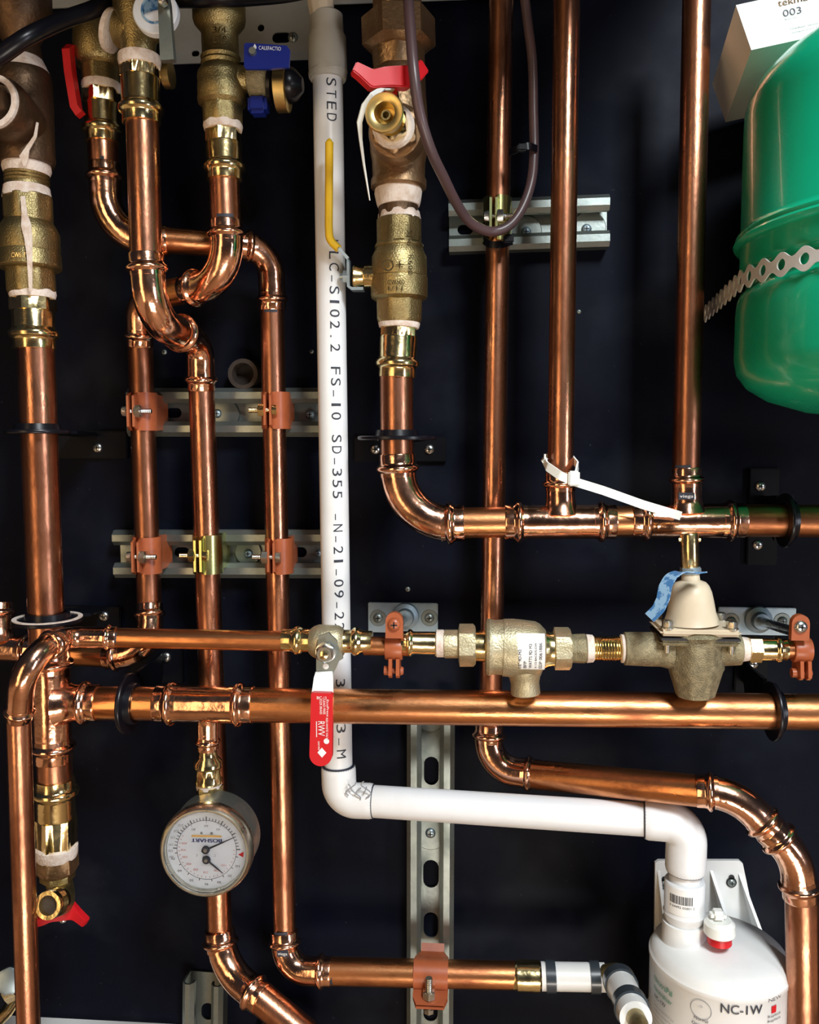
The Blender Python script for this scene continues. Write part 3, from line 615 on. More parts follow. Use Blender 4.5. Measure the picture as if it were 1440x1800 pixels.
p = P(453, 106, .14); bm = B(); lathe(bm, p, p + FR * .018, [(0, 12 * s), (.7, 12 * s), (.8, 7 * s), (1, 6 * s)], 24); part('stem', bm, 'galv', t)
bm = B(); box(bm, P(455, 186, .12), 36 * s, .016, 34 * s, bev=.003); part('lower_skirt', bm, 'blue', t, 'dark blue plastic skirt')

# ================================================================== middle stack (d .10)
d = .10
t = thing('bronze_strainer', 'brown bronze union fitting with a large hex nut at the top centre', 'pipe fitting', P(700, 60, d))
lathe_part(t, 'top_hex', (697, -40, d), (700, 40, d), [(-40, 44, 6), (24, 44, 6), (28, 40), (40, 40)], 'bronze_lt', rot=.35)
lathe_part(t, 'union_nut', (700, 26, d), (702, 92, d), [(26, 44), (32, 66, 6), (80, 66, 6), (88, 50), (92, 44)], 'bronze_lt', rot=.35)
lathe_part(t, 'fitting_neck', (700, 86, d), (702, 128, d), [(86, 46), (92, 47, 8), (124, 46, 8), (128, 40)], 'bronze_lt')
lathe_part(t, 'fitting_body', (701, 120, d), (701, 334, d), [(120, 40), (130, 46), (170, 48), (220, 52), (268, 50), (284, 47), (312, 46), (318, 49), (330, 49), (334, 44)], 'bronze_lt')
# angled clean-out port
p = P(700, 240, .125); s = M(1, p); ax = (P(684, 206, .19) - p).normalized(); bm = B()
lathe(bm, p - ax * .01, p + ax * .022, [(0, 46 * s), (.5, 50 * s), (.8, 48 * s), (1, 44 * s)], 44); part('port_boss', bm, 'bronze_lt', t)
bm = B(); lathe(bm, p + ax * .020, p + ax * .034, [(0, 42 * s), (.1, 42 * s, 6), (.9, 42 * s, 6), (1, 36 * s)], 48); part('port_hex', bm, 'bronze_lt', t)
bm = B(); lathe(bm, p + ax * .0335, p + ax * .039, [(0, 33 * s), (.5, 36 * s), (1, 31 * s)], 24); part('sealant_ring', bm, 'tape', t, 'messy white sealing paste')
t2 = thing('vent_valve', 'brass drain cock with a red wing handle aimed at the viewer, top centre', 'valve', P(676, 200, .18))
bm = B(); lathe(bm, p + ax * .036, p + ax * .056, [(0, 26 * s), (.4, 28 * s, 6), (.8, 28 * s, 6), (1, 24 * s)], 36); part('valve_hex', bm, 'brass', t2)
c = P(675, 197, .212); s2 = M(1, c); a2 = (c - (p + ax * .05)).normalized(); a2 = (a2 * .5 + V((-.18, -1, .02))).normalized(); bm = B()
lathe(bm, c - a2 * .020, c, [(0, 22 * s2), (.3, 24 * s2), (.55, 27 * s2), (.75, 33 * s2), (.93, 35 * s2), (1.0, 33 * s2), (1.0, 24 * s2), (.94, 19 * s2), (.3, 16 * s2), (.3, .0001)], 48); part('outlet_rim', bm, 'brass_satin', t2)
bm = B(); lathe(bm, c - a2 * .012, c - a2 * .006, [(0, 9 * s2), (1, 9 * s2), (1, 6 * s2), (0, 6 * s2)], 32); part('inner_seat', bm, 'brass_cast', t2)
wing(t2, [(621, 120, .205), (634, 128, .203), (652, 142, .20), (680, 138, .195), (712, 138, .19), (728, 132, .185), (742, 118, .18)], [9, 11, 16, 17, 19, 14, 12], .010)
lathe_part(t2, 'stem', (684, 150, .185), (684, 172, .185), [(150, 14), (172, 18)], 'brass')
bm = B(); w = [P(690, 158, .19), P(672, 156, .20), P(655, 168, .205), P(640, 186, .205), P(632, 215, .20), P(634, 245, .195), (P(640, 290, .185)), P(650, 352, .17)]
strip(bm, w, V((1, .5, .3)).normalized(), [6 * s2, 7 * s2, 6 * s2, 5 * s2, 5 * s2, 3 * s2, 2 * s2, .8 * s2], .0012)
solo('strap', bm, 'tie_white', 'loose white plastic strap dangling from the brass drain cock', 'strap')
t = thing('threaded_nipple', 'short dark brass nipple with a creamy tape band above the yellow handled valve', 'pipe fitting', P(700, 360, d))
lathe_part(t, 'nipple_body', (700, 330, d), (701, 392, d), [(330, 35), (392, 35)], 'bronze')
lathe_part(t, 'thread_tape', (700, 333, d), (701, 364, d), [(333, 41), (340, 42), (356, 39), (363, 37), (364, 34)], 'tape', 'creamy thread tape')
t = thing('ball_valve', 'brass ball valve body with cast letters and a yellow edge-on handle', 'valve', P(702, 470, d))
lathe_part(t, 'valve_tape', (701, 372, d), (702, 392, d), [(372, 34), (374, 37, 8), (386, 39, 8), (392, 38)], 'tape', 'white tape on the valve end')
lathe_part(t, 'upper_hex', (701, 386, d), (702, 446, d), [(386, 38), (390, 42, 8), (428, 42, 8), (432, 43), (436, 43), (438, 41), (446, 42)], 'brass_cast', rot=.3)
lathe_part(t, 'valve_body', (702, 436, d), (702, 530, d), [(436, 41), (444, 44), (452, 48), (484, 49), (487, 48), (489, 50), (518, 50), (524, 49), (528, 44), (530, 40)], 'brass_cast')
lathe_part(t, 'lower_hex', (702, 522, d), (702, 568, d), [(522, 42), (526, 43, 8), (562, 42, 8), (568, 37)], 'brass_cast', rot=.3)
q = P(716, 404, .1215); s = M(1, q)
bm = B(); text(bm, '3/4', flatfn(q, -UP, RT), 0, 0, 8 * s, 24 * s)
q = P(681, 500, .1268); text(bm, 'CW600', flatfn(q, RT, UP), 0, 0, 8 * s, 30 * s); q = P(682, 511, .1268); text(bm, '1/11', flatfn(q, RT, UP), 0, 0, 8 * s, 26 * s)
q = P(718, 448, .124); text(bm, 'KITZ'[:1] + '600', flatfn(q, -UP, RT), 0, 0, 8 * s, 34 * s)
c = P(682, 466, .125); 
vs = []
for k in range(24):
    aa = k * math.pi / 12; vs.append((c + (RT * math.cos(aa) + UP * math.sin(aa)) * 10 * s, c + (RT * math.cos(aa) + UP * math.sin(aa)) * 8.2 * s))
V1 = [(bm.verts.new(a), bm.verts.new(b)) for a, b in vs]
for k in range(24): bm.faces.new((V1[k][0], V1[(k + 1) % 24][0], V1[(k + 1) % 24][1], V1[k][1]))
text(bm, 'B', flatfn(c - RT * 3 * s - UP * 4 * s, RT, UP), 0, 0, 8 * s)
box(bm, P(703, 465, .1262), 14 * s, .0006, 1.6 * s); box(bm, P(703, 465, .1262), 1.6 * s, .0006, 14 * s)
part('cast_lettering', bm, 'brass', t, 'raised cast letters and ring mark')
lathe_part(t, 'stem_boss', (660, 487, .10), (622, 487, .10), [(622, 20), (624, 21), (628, 20), (632, 18), (640, 17), (642, 21), (660, 22)][::-1], 'brass')
lathe_part(t, 'stem_nut', (614, 487, .10), (598, 487, .10), [(614, 12, 6), (604, 12, 6), (603, 7), (598, 6)], 'galv_blue')
bm = B(); w = [P(640, 509, .10), P(620, 509, .10), P(614, 505, .10), P(613, 460, .10), P(608, 450, .106), P(592, 434, .113)]
sh = PM(11, 613, 480, .1); strip(bm, w, V((0, 1, 0)), sh, .0026); hb = part('handle_plate', bm, 'galv_blue', t, 'bare galvanised lever plate')
bm = B(); w = fillet([P(596, 438, .112), P(579, 422, .115), P(578, 395, .116), P(579, 250, .122)], .012); w = resample(w, .01)
sweep(bm, w, PM(7.2, 580, 300, .12), 20)
for v in bm.verts: pass
for e in (w[-1],): lathe(bm, e - UP * .001, e + UP * .003, [(0, PM(6.2, 580, 300, .12)), (.6, PM(5, 580, 300, .12)), (1, PM(2, 580, 300, .12))], 20)
part('handle_grip', bm, 'yellow', t, 'yellow dipped handle grip')
adapter('brass press adapter below the yellow handled ball valve', (702, 562, d), (698, 664, d), 29, f=(.14, .30, .7), hexr=1.2)

# ================================================================== white drain piping
t = thing('drain_pipe', 'tall white drain pipe with black printed characters', 'pipe', P(576, 150, .085))
A, Z = P(575, 60, .085), P(595, 1352, .085); bm = B(); r = PM(25.8, 585, 600, .085); sweep(bm, resample([A, Z], .03), r, 48); part('pipe_body', bm, 'pvc', t)
pax = (Z - A).normalized(); bm = B()
def vfn(off):
    fr = (P(576, 600, .11) - P(576, 600, .11)); 
    f0 = wrapfn(A, pax, r, 0, (CAM - A.lerp(Z, .5)).normalized() + V((0, 0, 0)))
    return f0
a_, b_ = frame(pax, (V((CAM.x, CAM.y, 0)) - V((A.x, A.y, 0))).normalized())
def pf(x, y):
    th = y / r; return A + pax * x + (a_ * math.cos(th) + b_ * math.sin(th)) * (r + .0003)
sgn = 1 if b_.dot(RT) > 0 else -1
def pf2(x, y): return pf(x, sgn * y)
def vat(v):
    lo, hi = 0, 1
    for _ in range(40):
        m = (lo + hi) / 2; p = A.lerp(Z, m); q = CR.transposed() @ (p - CAM); vv = 900 - FPX * q.y / -q.z
        if vv < v: lo = m
        else: hi = m
    return (Z - A).length * lo
def run(s, v0, v1, y0=-.0012, h=.0088):
    x0, x1 = vat(v0), vat(v1); k = (x1 - x0) / len(s)
    for i, ch in enumerate(s):
        if ch == ' ': continue
        g = glyphs(ch); gw = k * (.66 if ch not in '-.1I' else (.55 if ch == '-' else .2 if ch == '.' else (.24 if ch == '1' else .12)))
        text(bm, ch, pf2, x0 + k * (i + .5) - gw / 2, y0, h * (1 if ch not in '-.' else .7 * (1 if ch == '-' else 1)), gw)
for a_r in (('ISTED', 124, 226), ('ULC-S102.2 FS-10 SD-355 -N-21-09-22', 424, 1106), ('33', 1184, 1224), ('3-M', 1262, 1328)):
    bm = B(); run(*a_r); part('printed_lettering', bm, 'ink', t, 'black dot printed characters reading down the pipe')
t = thing('pipe_coupling', 'grey plastic coupling at the top of the white drain pipe', 'pipe fitting', P(575, 100, .085))
lathe_part(t, 'coupling_body', (574, 40, .085), (577, 142, .085), [(24, 24), (28, 29), (60, 30), (66, 34), (120, 34), (136, 33), (141, 31), (141.5, 26)], 'pvc_grey')
lathe_part(t, 'coupling_ring', (576, 126, .085), (577, 132, .085), [(126, 34.4), (132, 34.2)], 'pvc_grey')  # slightly wider ring in the coupling's own colour
t = thing('drain_spout', 'cream ridged plastic outlet dropping into the coupling at the top', 'pipe fitting', P(566, 10, .09))
bm = B(); w = [P(560, -40, .092), P(566, 26, .088)]; rr = []; s = M(1, w[0])
lathe(bm, w[0], w[1], [(0, 28 * s, 10), (1, 22 * s, 10)], 60); part('spout_body', bm, 'cream', t)
# horizontal run
def pvc_elbow(label, pts, rpx, bend, rref=0, lines=True):
    w = [P(*p) for p in pts]; r = M(rpx, w[rref]); t = thing('drain_elbow', label, 'pipe fitting', w[0], 'white drain pipe elbows')
    path = resample(fillet(w, bend), .003); bm = B()
    sweep(bm, path, lambda s, L: r * (1.17 if min(s, L - s) > .0015 else 1.12), 44); part('elbow_body', bm, 'pvc', t)
    for e, n in ((w[0], w[1]), (w[-1], w[-2])):
        dd = (n - e).normalized(); bm = B(); lathe(bm, e - dd * .0012, e + dd * .0006, [(0, r * 1.03), (.3, r * 1.10), (1, r * 1.13)], 40); part('cement_line', bm, 'ink', t, 'dark purple cement line at the joint')
    return t
e1 = pvc_elbow('white drain elbow with dark cement smears under the red handled lever', [(595, 1346, .085), (597, 1406, .085), (656, 1408, .087)], 26, .0165)
e2 = pvc_elbow('white drain elbow above the barcode coupling, glossy with clear cement', [(1134, 1440, .112), (1208, 1446, .118), (1205, 1530, .118)], 29.5, .0175)
pipe('white sloping plastic drain pipe in the lower right half', [(650, 1408, .087), (1146, 1441, .112)], 27.5, 'pvc', None, 'pipe', 'drain_pipe')
pipe('very short white plastic pipe stub above the barcode coupling', [(1205, 1518, .118), (1203, 1580, .118)], 27.5, 'pvc', None, 'pipe', 'drain_pipe')
random.seed(7)
for k in range(5):
    bm = B(); u0, v0 = 612 + k * 9, 1392 + random.uniform(-8, 12); w = []
    for j in range(6): w.append(P(u0 + 5 * math.sin(j * 1.3 + k), v0 + j * 4 - 12, .0875 + .0150))
    sweep(bm, fillet(w, .002, 4), .0006, 6); part('cement_smear', bm, 'ink_grey', e1, 'grey cement smear')
t = thing('drain_coupling', 'white coupling with a barcode sticker on top of the neutralizer inlet', 'pipe fitting', P(1203, 1590, .118))
A2, Z2 = P(1204, 1546, .118), P(1202, 1652, .118); s = M(1, A2); bm = B()
lathe(bm, A2, Z2, [(0, 28 * s), (.0, 33 * s), (.02, 34.5 * s), (.5, 34.5 * s), (.52, 36 * s), (.6, 34.5 * s), (.64, 32 * s), (.8, 31 * s), (.84, 33.5 * s), (1, 33 * s)], 48); part('coupling_body', bm, 'pvc', t)
ax = (Z2 - A2).normalized(); a_, b_ = frame(ax, V((CAM.x - A2.x, CAM.y - A2.y, 0)).normalized()); sg2 = 1 if b_.dot(RT) > 0 else -1
def cf(x, y, R=35 * s): return A2 + ax * y + (a_ * math.cos(x / R) + b_ * sg2 * math.sin(x / R)) * R
bm = B(); nn = 14
g = [[bm.verts.new(cf(-32 * s + 56 * s * i / nn, 4 * s + 46 * s * j)) for i in range(nn + 1)] for j in (0, 1)]
for i in range(nn): bm.faces.new((g[0][i], g[0][i + 1], g[1][i + 1], g[1][i]))
st = part('sticker', bm, 'paper', t, 'white printed sticker')
bm = B(); x = -26 * s; random.seed(3)
while x < 14 * s:
    w_ = random.choice((.8, 1.2, 1.8)) * s; q = [cf(x, 14 * s, 35.4 * s), cf(x + w_, 14 * s, 35.4 * s), cf(x + w_, 29 * s, 35.4 * s), cf(x, 29 * s, 35.4 * s)]
    bm.faces.new([bm.verts.new(p) for p in q]); x += w_ + random.choice((.8, 1.4)) * s
text(bm, '0 64492 05801 2', lambda x, y: cf(x, -y, 35.4 * s), -26 * s, -36 * s, 4 * s, 44 * s)
part('barcode', bm, 'ink', st, 'black barcode bars')

# ================================================================== pressure line (d .15)
d = .15; ln = lambda u: 1125 + (u - 500) * .021
t = thing('press_ball_valve', 'small brass press valve with a red grip lever hanging down, centre left', 'valve', P(573, 1130, d))
def ends(nm, u0, u1, dirn):
    prof = [(0, 17), (.02, 19.5, 14), (.28, 19.5, 14), (.36, 21), (.42, 24), (.5, 25), (.58, 24), (.64, 20.5), (.95, 20), (1, 22)]
    lathe_part(t, nm, (u0, ln(u0), d), (u1, ln(u1), d), [(u0 + (u1 - u0) * a, *r) for a, *r in prof], 'brass')
ends('press_sleeve', 496, 552, 1); ends('press_sleeve', 655, 598, 1)
lathe_part(t, 'valve_body', (545, 1127, d), (606, 1130, d), [(545, 21), (548, 24), (552, 27), (560, 30), (594, 30), (600, 27), (604, 23), (606, 20)], 'brass_raw')
p = P(573, 1128, d); s = M(1, p); bm = B(); lathe(bm, p, P(573, 1144, .19), [(0, 17 * s), (.7, 16 * s), (.8, 12 * s), (1, 12 * s)], 32); part('stem', bm, 'brass_raw', t)
bm = B(); q = [(560, 1118), (578, 1112), (592, 1126), (597, 1146), (602, 1150), (603, 1158), (596, 1162), (590, 1176), (584, 1186), (556, 1186), (556, 1150)]
prism(bm, [P(u, v, .187) for u, v in q], V((0, .0022, 0))); part('lever_plate', bm, 'galv', t, 'grey steel lever plate with a hole')
bm = B(); c = P(573, 1171, .1872); lathe(bm, c, c + FR * .0006, [(0, 5 * s), (1, 5 * s)], 24); part('plate_hole', bm, 'paper', t, 'white spot showing through the lever hole')
c = P(573, 1146, .187); bm = B(); lathe(bm, c, c + FR * .009, [(0, 17 * s), (.15, 17 * s), (.17, 16 * s, 6), (.8, 16 * s, 6), (1, 12 * s)], 48); nut = part('stem_nut', bm, 'zinc', t)
bm = B(); lathe(bm, c + FR * .009, c + FR * .0125, [(0, 7 * s), (.8, 7 * s), (1, 3 * s)], 24); part('stem_tip', bm, 'brass', t, 'golden threaded stem tip')
bm = B(); w = [P(570, 1182, .187), P(569, 1192, .192), P(567, 1222, .200)]; strip(bm, w, RT, [14 * s, 16 * s, 18 * s], .0024); part('lever_bar', bm, 'paper', t, 'pale unpainted lever bar')
bm = B(); gs = PM(1, 565, 1280, .205); pts = []; 
for u, v in ((547, 1219), (550, 1218), (582, 1219), (585, 1222)): pts.append(P(u, v, .205))
for k in range(0, 13):
    an = -k * math.pi / 12; pts.append(P(564 + 20 * math.cos(an), 1327 - 20 * math.sin(an) * 1.0, .205))
prism(bm, pts, V((0, .0055, 0))); es = [e for e in bm.edges if len(e.link_faces) == 2 and e.calc_face_angle(0) > .8]; bmesh.ops.bevel(bm, geom=es, offset=.0012, segments=3, affect='EDGES')
grip = part('lever_grip', bm, 'red', t, 'bright red plastic grip')
bm = B(); O = P(565, 1263, .2054)
def gt(s_, u, v, h, w, down=True): text(bm, s_, flatfn(P(u, v, .2055), -UP if down else RT, RT if down else UP), 0, 0, h * gs, w * gs)
gt('RWV', 559, 1268, 12, 26); 
for i, (s_, u, l) in enumerate((('EcoPress', 574, 30), ('LEAD FREE', 568, 26), ('DZR BRASS', 562, 26))): gt(s_, u, 1230, 4, l)
gt('BIC-13', 557, 1229, 5, 17, False); gt('RED-WHITE VALVE', 573, 1262, 3.6, 40); gt('LEAD FREE', 559, 1303, 3, 16)
box(bm, P(556.5, 1282, .2055), 1.2 * gs, .0003, 28 * gs)
c = P(566, 1323, .2055); vs = [bm.verts.new(c + RT * x * gs + UP * y * gs) for x, y in ((0, 9), (8, 0), (0, -9), (-8, 0))]; bm.faces.new(vs)
c = P(574, 1303, .2055); vs = [bm.verts.new(c + (RT * math.cos(k * .524) + UP * math.sin(k * .524)) * 5 * gs) for k in range(12)]; bm.faces.new(vs)
part('grip_lettering', bm, 'ink_white', grip, 'pale printed lettering and diamond mark')

def split_clamp(label, u, v, plate, tilt, bolt_side):
    """orange split ring clamp on the narrow pipe, hung from a plate by a threaded rod"""
    c = P(u, v, .15); s = M(1, c); t = thing('split_ring_clamp', label, 'pipe clamp', c, 'orange split ring clamps')
    bm = B(); w = 15 * s
    lathe(bm, c - RT * w, c + RT * w, [(0, 17.5 * s), (0, 21 * s), (.08, 22 * s), (.92, 22 * s), (1, 21 * s), (1, 17.5 * s)], 36); part('clamp_ring', bm, 'clamp_orange', t)
    bm = B(); top = P(u, v - 38, .165); pts = [c + UP * 12 * s + FR * 16 * s]
    poly = [(-15, -22), (15, -22), (15, 8)] + [(15 * math.cos(a), 8 + 15 * math.sin(a)) for a in (.4, .8, 1.2, 1.57, 1.95, 2.35, 2.75)] + [(-15, 8)]
    prism(bm, [top + RT * x * s + UP * y * s for x, y in poly], V((0, .006, 0))); ear = part('upper_ear', bm, 'clamp_orange', t)
    screw(ear, P(u, v - 40, .1655), FR, 11 * s, 'clamp_orange' if bolt_side < 0 else 'zinc')
    for dx in (-5, 8):
        bm = B(); prism(bm, [c + RT * (dx - 3) * s + V((0, y, z)) for y, z in ((-.010, -16 * s), (.008, -16 * s), (.008, -48 * s), (-.008, -50 * s), (-.012, -44 * s))], RT * 6 * s); part('lower_ear', bm, 'clamp_orange', t)
    bm = B(); lathe(bm, c - UP * 40 * s - RT * 17 * s + FR * .003, c - UP * 40 * s + RT * 17 * s + FR * .003, [(0, 8 * s), (.3, 8 * s), (.31, 5 * s), (.85, 5 * s), (.86, 8 * s), (1, 6 * s)], 20); part('hinge_bolt', bm, 'clamp_orange', t)
    u0, v0, u1, v1 = plate; a, b = P(u0, v0, 0), P(u1, v1, 0)
    t2 = thing('mounting_plate', label.replace('orange split clamp', 'galvanised wall plate').replace('on the', 'behind the clamp on the'), 'mounting plate', V(((a.x + b.x) / 2, 0, b.z)), 'galvanised mounting plates')
    bm = B(); box(bm, V(((a.x + b.x) / 2, -.002, (a.z + b.z) / 2)), b.x - a.x, .004, a.z - b.z, bev=.0008); part('plate', bm, 'galv_blue', t2)
    cc = P((u0 + u1) / 2 + 4, (v0 + v1) / 2 - 2, .004); s0 = M(1, cc)
    bm = B(); lathe(bm, V((cc.x, -.004, cc.z)), V((cc.x, -.016, cc.z)), [(0, 24 * s0), (.3, 23 * s0), (.5, 16 * s0), (1, 14 * s0)], 32); part('rod_socket', bm, 'galv_blue', t2)
    bm = B(); e = c + UP * 26 * s + V((0, .008, 0)); lathe(bm, V((cc.x, -.014, cc.z)), e, [(0, .0045), (1, .0045)], 20); part('hanger_rod', bm, 'zinc', t2, 'zinc plated threaded rod')
    for du in (-44, 44):
        q = P((u0 + u1) / 2 + du + (2 if du > 0 else 0), (v0 + v1) / 2 + 1, .004); bm = B(); lathe(bm, V((q.x, -.004, q.z)), V((q.x, -.0046, q.z)), [(0, 15 * s0), (1, 14 * s0)], 28); part('screw_seat', bm, 'galv', t2)
        screw(t2, V((q.x, -.0046, q.z)), FR, 8.5 * s0, 'galv')
    return t
split_clamp('orange split clamp on the narrow pipe left of the white label', 693, 1138, (648, 1058, 770, 1112), 0, -1)
split_clamp('orange split clamp on the narrow pipe near the right edge', 1408, 1142, (1262, 1066, 1396, 1116), 0, 1)
# adapters and unions on the pressure line
adapter('brass press adapter with white tape right of the left orange split clamp', (790, ln(790), d), (706, ln(706), d), 17.5, tape=False, f=(.02, .30, .62), hexr=1.35)
t = thing('pipe_union', 'brass union with a wide hex nut left of the labelled backflow preventer', 'pipe fitting', P(812, 1134, d))
lathe_part(t, 'thread_tape', (766, 1131, d), (782, 1131, d), [(766, 20), (768, 24), (780, 24), (782, 20)], 'tape', 'white thread tape')
lathe_part(t, 'union_tail', (780, 1132, d), (810, 1132, d), [(780, 22), (782, 26, 8), (804, 26, 8), (810, 22)], 'brass_raw')
lathe_part(t, 'union_nut', (806, 1134, d), (837, 1134, d), [(806, 28), (808, 38, 6), (832, 38, 6), (836, 33), (837, 24)], 'brass_raw', rot=.26)
t = thing('backflow_preventer', 'cast backflow preventer body carrying a white printed label', 'valve', P(915, 1140, d))
lathe_part(t, 'left_shoulder', (832, 1135, d), (862, 1136, d), [(832, 27), (862, 27)], 'brass')
lathe_part(t, 'left_cap', (853, 1137, d), (900, 1138, d), [(853, 40), (855, 48), (860, 50), (864, 48), (870, 48, 10), (892, 50, 10), (900, 50)], 'brass_raw')
lathe_part(t, 'valve_body', (884, 1138, d), (958, 1141, d), [(884, 50), (900, 51), (918, 50), (940, 48), (948, 44), (954, 38), (958, 34)], 'brass_raw')
lathe_part(t, 'right_shoulder', (952, 1141, d), (980, 1141, d), [(952, 36), (956, 35), (962, 32), (970, 30), (980, 30)], 'brass')
lathe_part(t, 'relief_port', (921, 1165, .15), (924, 1220, .15), [(1165, 34), (1180, 32), (1190, 27), (1200, 25), (1218, 26), (1220, 24), (1220, 17), (1212, 16)], 'brass_raw')
# label on cylinder
c0 = P(929, 1139, d); s = M(1, c0); Rl = 50.5 * s
def lf(x, y): # x along pipe (px), y around (px, up)
    th = y * s / Rl; return c0 + RT * x * s + (FR * math.cos(th) + UP * math.sin(th)) * Rl
lab0 = .25
bm = B(); g = [[bm.verts.new(lf(-24 + (49) * i, -28 + 66 * j / 12)) for j in range(13)] for i in (0, 1)]
for j in range(12): bm.faces.new((g[0][j], g[0][j + 1], g[1][j + 1], g[1][j]))
lb = part('label', bm, 'paper', t, 'white paper label')
bm = B(); Rl += .0003
for s_, x, l in (('1/2" 9D-M3', -15, 34), ('BFP', -6, 14), ('WATTS 9D M3', 3, 44), ('A 1/2 BACKFLOW', 11, 46), ('EDP 0061886', 20, 46)):
    text(bm, s_, lambda a, b, x=x: lf(x - b, a), -25, 0, 5.2 if x != 11 else 3.5, l)
part('label_lettering', bm, 'ink', lb)
t = thing('pipe_union', 'brass union with a wide hex nut right of the labelled backflow preventer', 'pipe fitting', P(990, 1140, d))
lathe_part(t, 'union_nut', (973, 1140, d), (1004, 1140, d), [(973, 30), (975, 38, 6), (1000, 38, 6), (1003, 34), (1004, 24)], 'brass_raw', rot=.26)
lathe_part(t, 'union_tail', (1002, 1140, d), (1032, 1140, d), [(1002, 24), (1004, 26, 8), (1028, 27, 8), (1032, 22)], 'bronze_grey')
t = thing('threaded_nipple', 'golden threaded nipple between two white tape bands', 'pipe fitting', P(1065, 1140, d))
pr = [(1030, 18)]; u = 1040
while u < 1096: pr += [(u, 22.5), (u + 2, 20.8)]; u += 4 if (u < 1056 or u > 1078) else 5
lathe_part(t, 'nipple_body', (1030, 1140, d), (1100, 1140, d), pr + [(1100, 18)], 'brass')
for a, b in ((1029, 1044), (1090, 1102)): lathe_part(t, 'thread_tape', (a, 1140, d), (b, 1140, d), [(a, 20), (a + 2, 25), (b - 2, 24), (b, 21)], 'tape', 'white thread tape band')
# pressure reducing valve
t = thing('pressure_reducing_valve', 'bell topped pressure reducing valve with a cream bonnet and blue tag', 'valve', P(1215, 1140, d))
lathe_part(t, 'inlet', (1096, 1140, d), (1180, 1142, d), [(1096, 24), (1098, 29), (1140, 30), (1160, 30), (1180, 34)], 'bronze_grey')
lathe_part(t, 'outlet', (1302, 1141, d), (1250, 1141, d), [(1302, 24), (1300, 28), (1280, 29), (1250, 30)], 'bronze_grey')
lathe_part(t, 'lower_body', (1222, 1100, d), (1222, 1224, d), [(1100, 40), (1112, 56), (1120, 52, 8), (1172, 50, 8), (1178, 47, 8), (1222, 34, 8), (1224, 28)], 'bronze_grey', rot=.39)
c = P(1220, 1103, d); s = M(1, c); bm = B()
box(bm, c, 136 * s, 100 * s, 12 * s, bev=.0025); part('bonnet_flange', bm, 'cream', t)
bm = B(); box(bm, c - UP * 11 * s, 132 * s, 98 * s, 4 * s); part('gasket', bm, 'black_matt', t)
bm = B(); box(bm, c - UP * 18 * s, 134 * s, 98 * s, 9 * s, bev=.002); part('body_flange', bm, 'bronze_grey', t)
lathe_part(t, 'bonnet', (1216, 1094, d), (1214, 1006, d), [(1094, 48), (1090, 46), (1075, 41), (1055, 38), (1040, 35), (1030, 31), (1024, 26), (1020, 16), (1010, 15), (1006, 14)], 'cream')
for dx, dy in ((-54, -36), (54, -36), (-56, 38), (56, 38)):
    q = c + RT * dx * s + V((0, dy * s, 5 * s)); bm = B(); lathe(bm, q, q + UP * .007, [(0, 11 * s), (.2, 11 * s), (.25, 10 * s, 6), (.9, 10 * s, 6), (1, 8 * s)], 36); part('flange_bolt', bm, 'nickel', t)
    bm = B(); lathe(bm, q - UP * 28 * s, q - UP * 42 * s, [(0, 5 * s), (1, 5 * s)], 16); part('bolt_end', bm, 'nickel', t)
lathe_part(t, 'lock_nut', (1214, 1008, d), (1214, 995, d), [(1008, 17), (1007, 19, 6), (998, 19, 6), (995, 15)], 'galv_blue')
lathe_part(t, 'adjusting_stem', (1213, 1000, d), (1212, 936, d), [(1000, 15), (996, 16), (940, 15.5), (937, 14), (936, 10)], 'brass')
bm = B(); q = P(1200, 950, .165); 
for du in (-16, 16): q = P(1212 + du, 949, d); lathe(bm, q - RT * 3 * s, q + RT * 3 * s, [(0, 4 * s), (1, 4 * s)], 12)
part('stem_pin', bm, 'brass', t)
bm = B(); w = [P(1232, 1006, .172), P(1222, 1008, .178), P(1196, 1006, .180), P(1180, 1012, .180), P(1170, 1030, .185), P(1166, 1052, .19), P(1158, 1070, .193), P(1142, 1086, .193)]
w = fillet(w, .01, 5); strip(bm, w, V((1, -.9, .2)).normalized(), [.0058] * len(w), .0008); part('hanging_tag', bm, 'tag_blue', t, 'curled blue and white plastic tag')
bm = B(); q = P(1222, 1162, .176); 
adapter('brass press adapter right of the pressure reducing valve', (1298, 1141, d), (1382, 1142, d), 17, tape=True, f=(.20, .46, .7), hexr=1.45)
SC.objects[-1].name
# ================================================================== pressure gauge
d = .13
t = thing('press_adapter', 'small brass adapter feeding the pressure gauge from the tee above', 'pipe fitting', P(366, 1316, d))
lathe_part(t, 'press_sleeve', (365, 1312, d), (367, 1376, d), [(1312, 15), (1322, 16), (1330, 17), (1338, 24), (1346, 25), (1350, 23, 8), (1366, 23, 8), (1370, 24), (1376, 24)], 'brass')
lathe_part(t, 'thread_tape', (367, 1372, d), (368, 1384, d), [(1372, 20), (1375, 23), (1384, 22)], 'tape', 'white thread tape')
lathe_part(t, 'hex_nut', (368, 1378, d), (369, 1405, d), [(1378, 20), (1380, 25, 6), (1400, 25, 6), (1405, 16)], 'brass', rot=.5)
t = thing('pressure_gauge', 'round upside-down pressure gauge with a white dial and two black needles', 'pressure gauge', P(362, 1495, .13))
c = P(362, 1496, .172); s = M(1, c); ax = (V((0.03, -1, .03))).normalized(); bk = c - ax * .040
bm = B(); lathe(bm, bk, c - ax * .006, [(0, 60 * s), (.02, 76 * s), (.1, 80 * s), (1, 80 * s)], 72); part('gauge_case', bm, 'galv', t, 'dull galvanised round case')
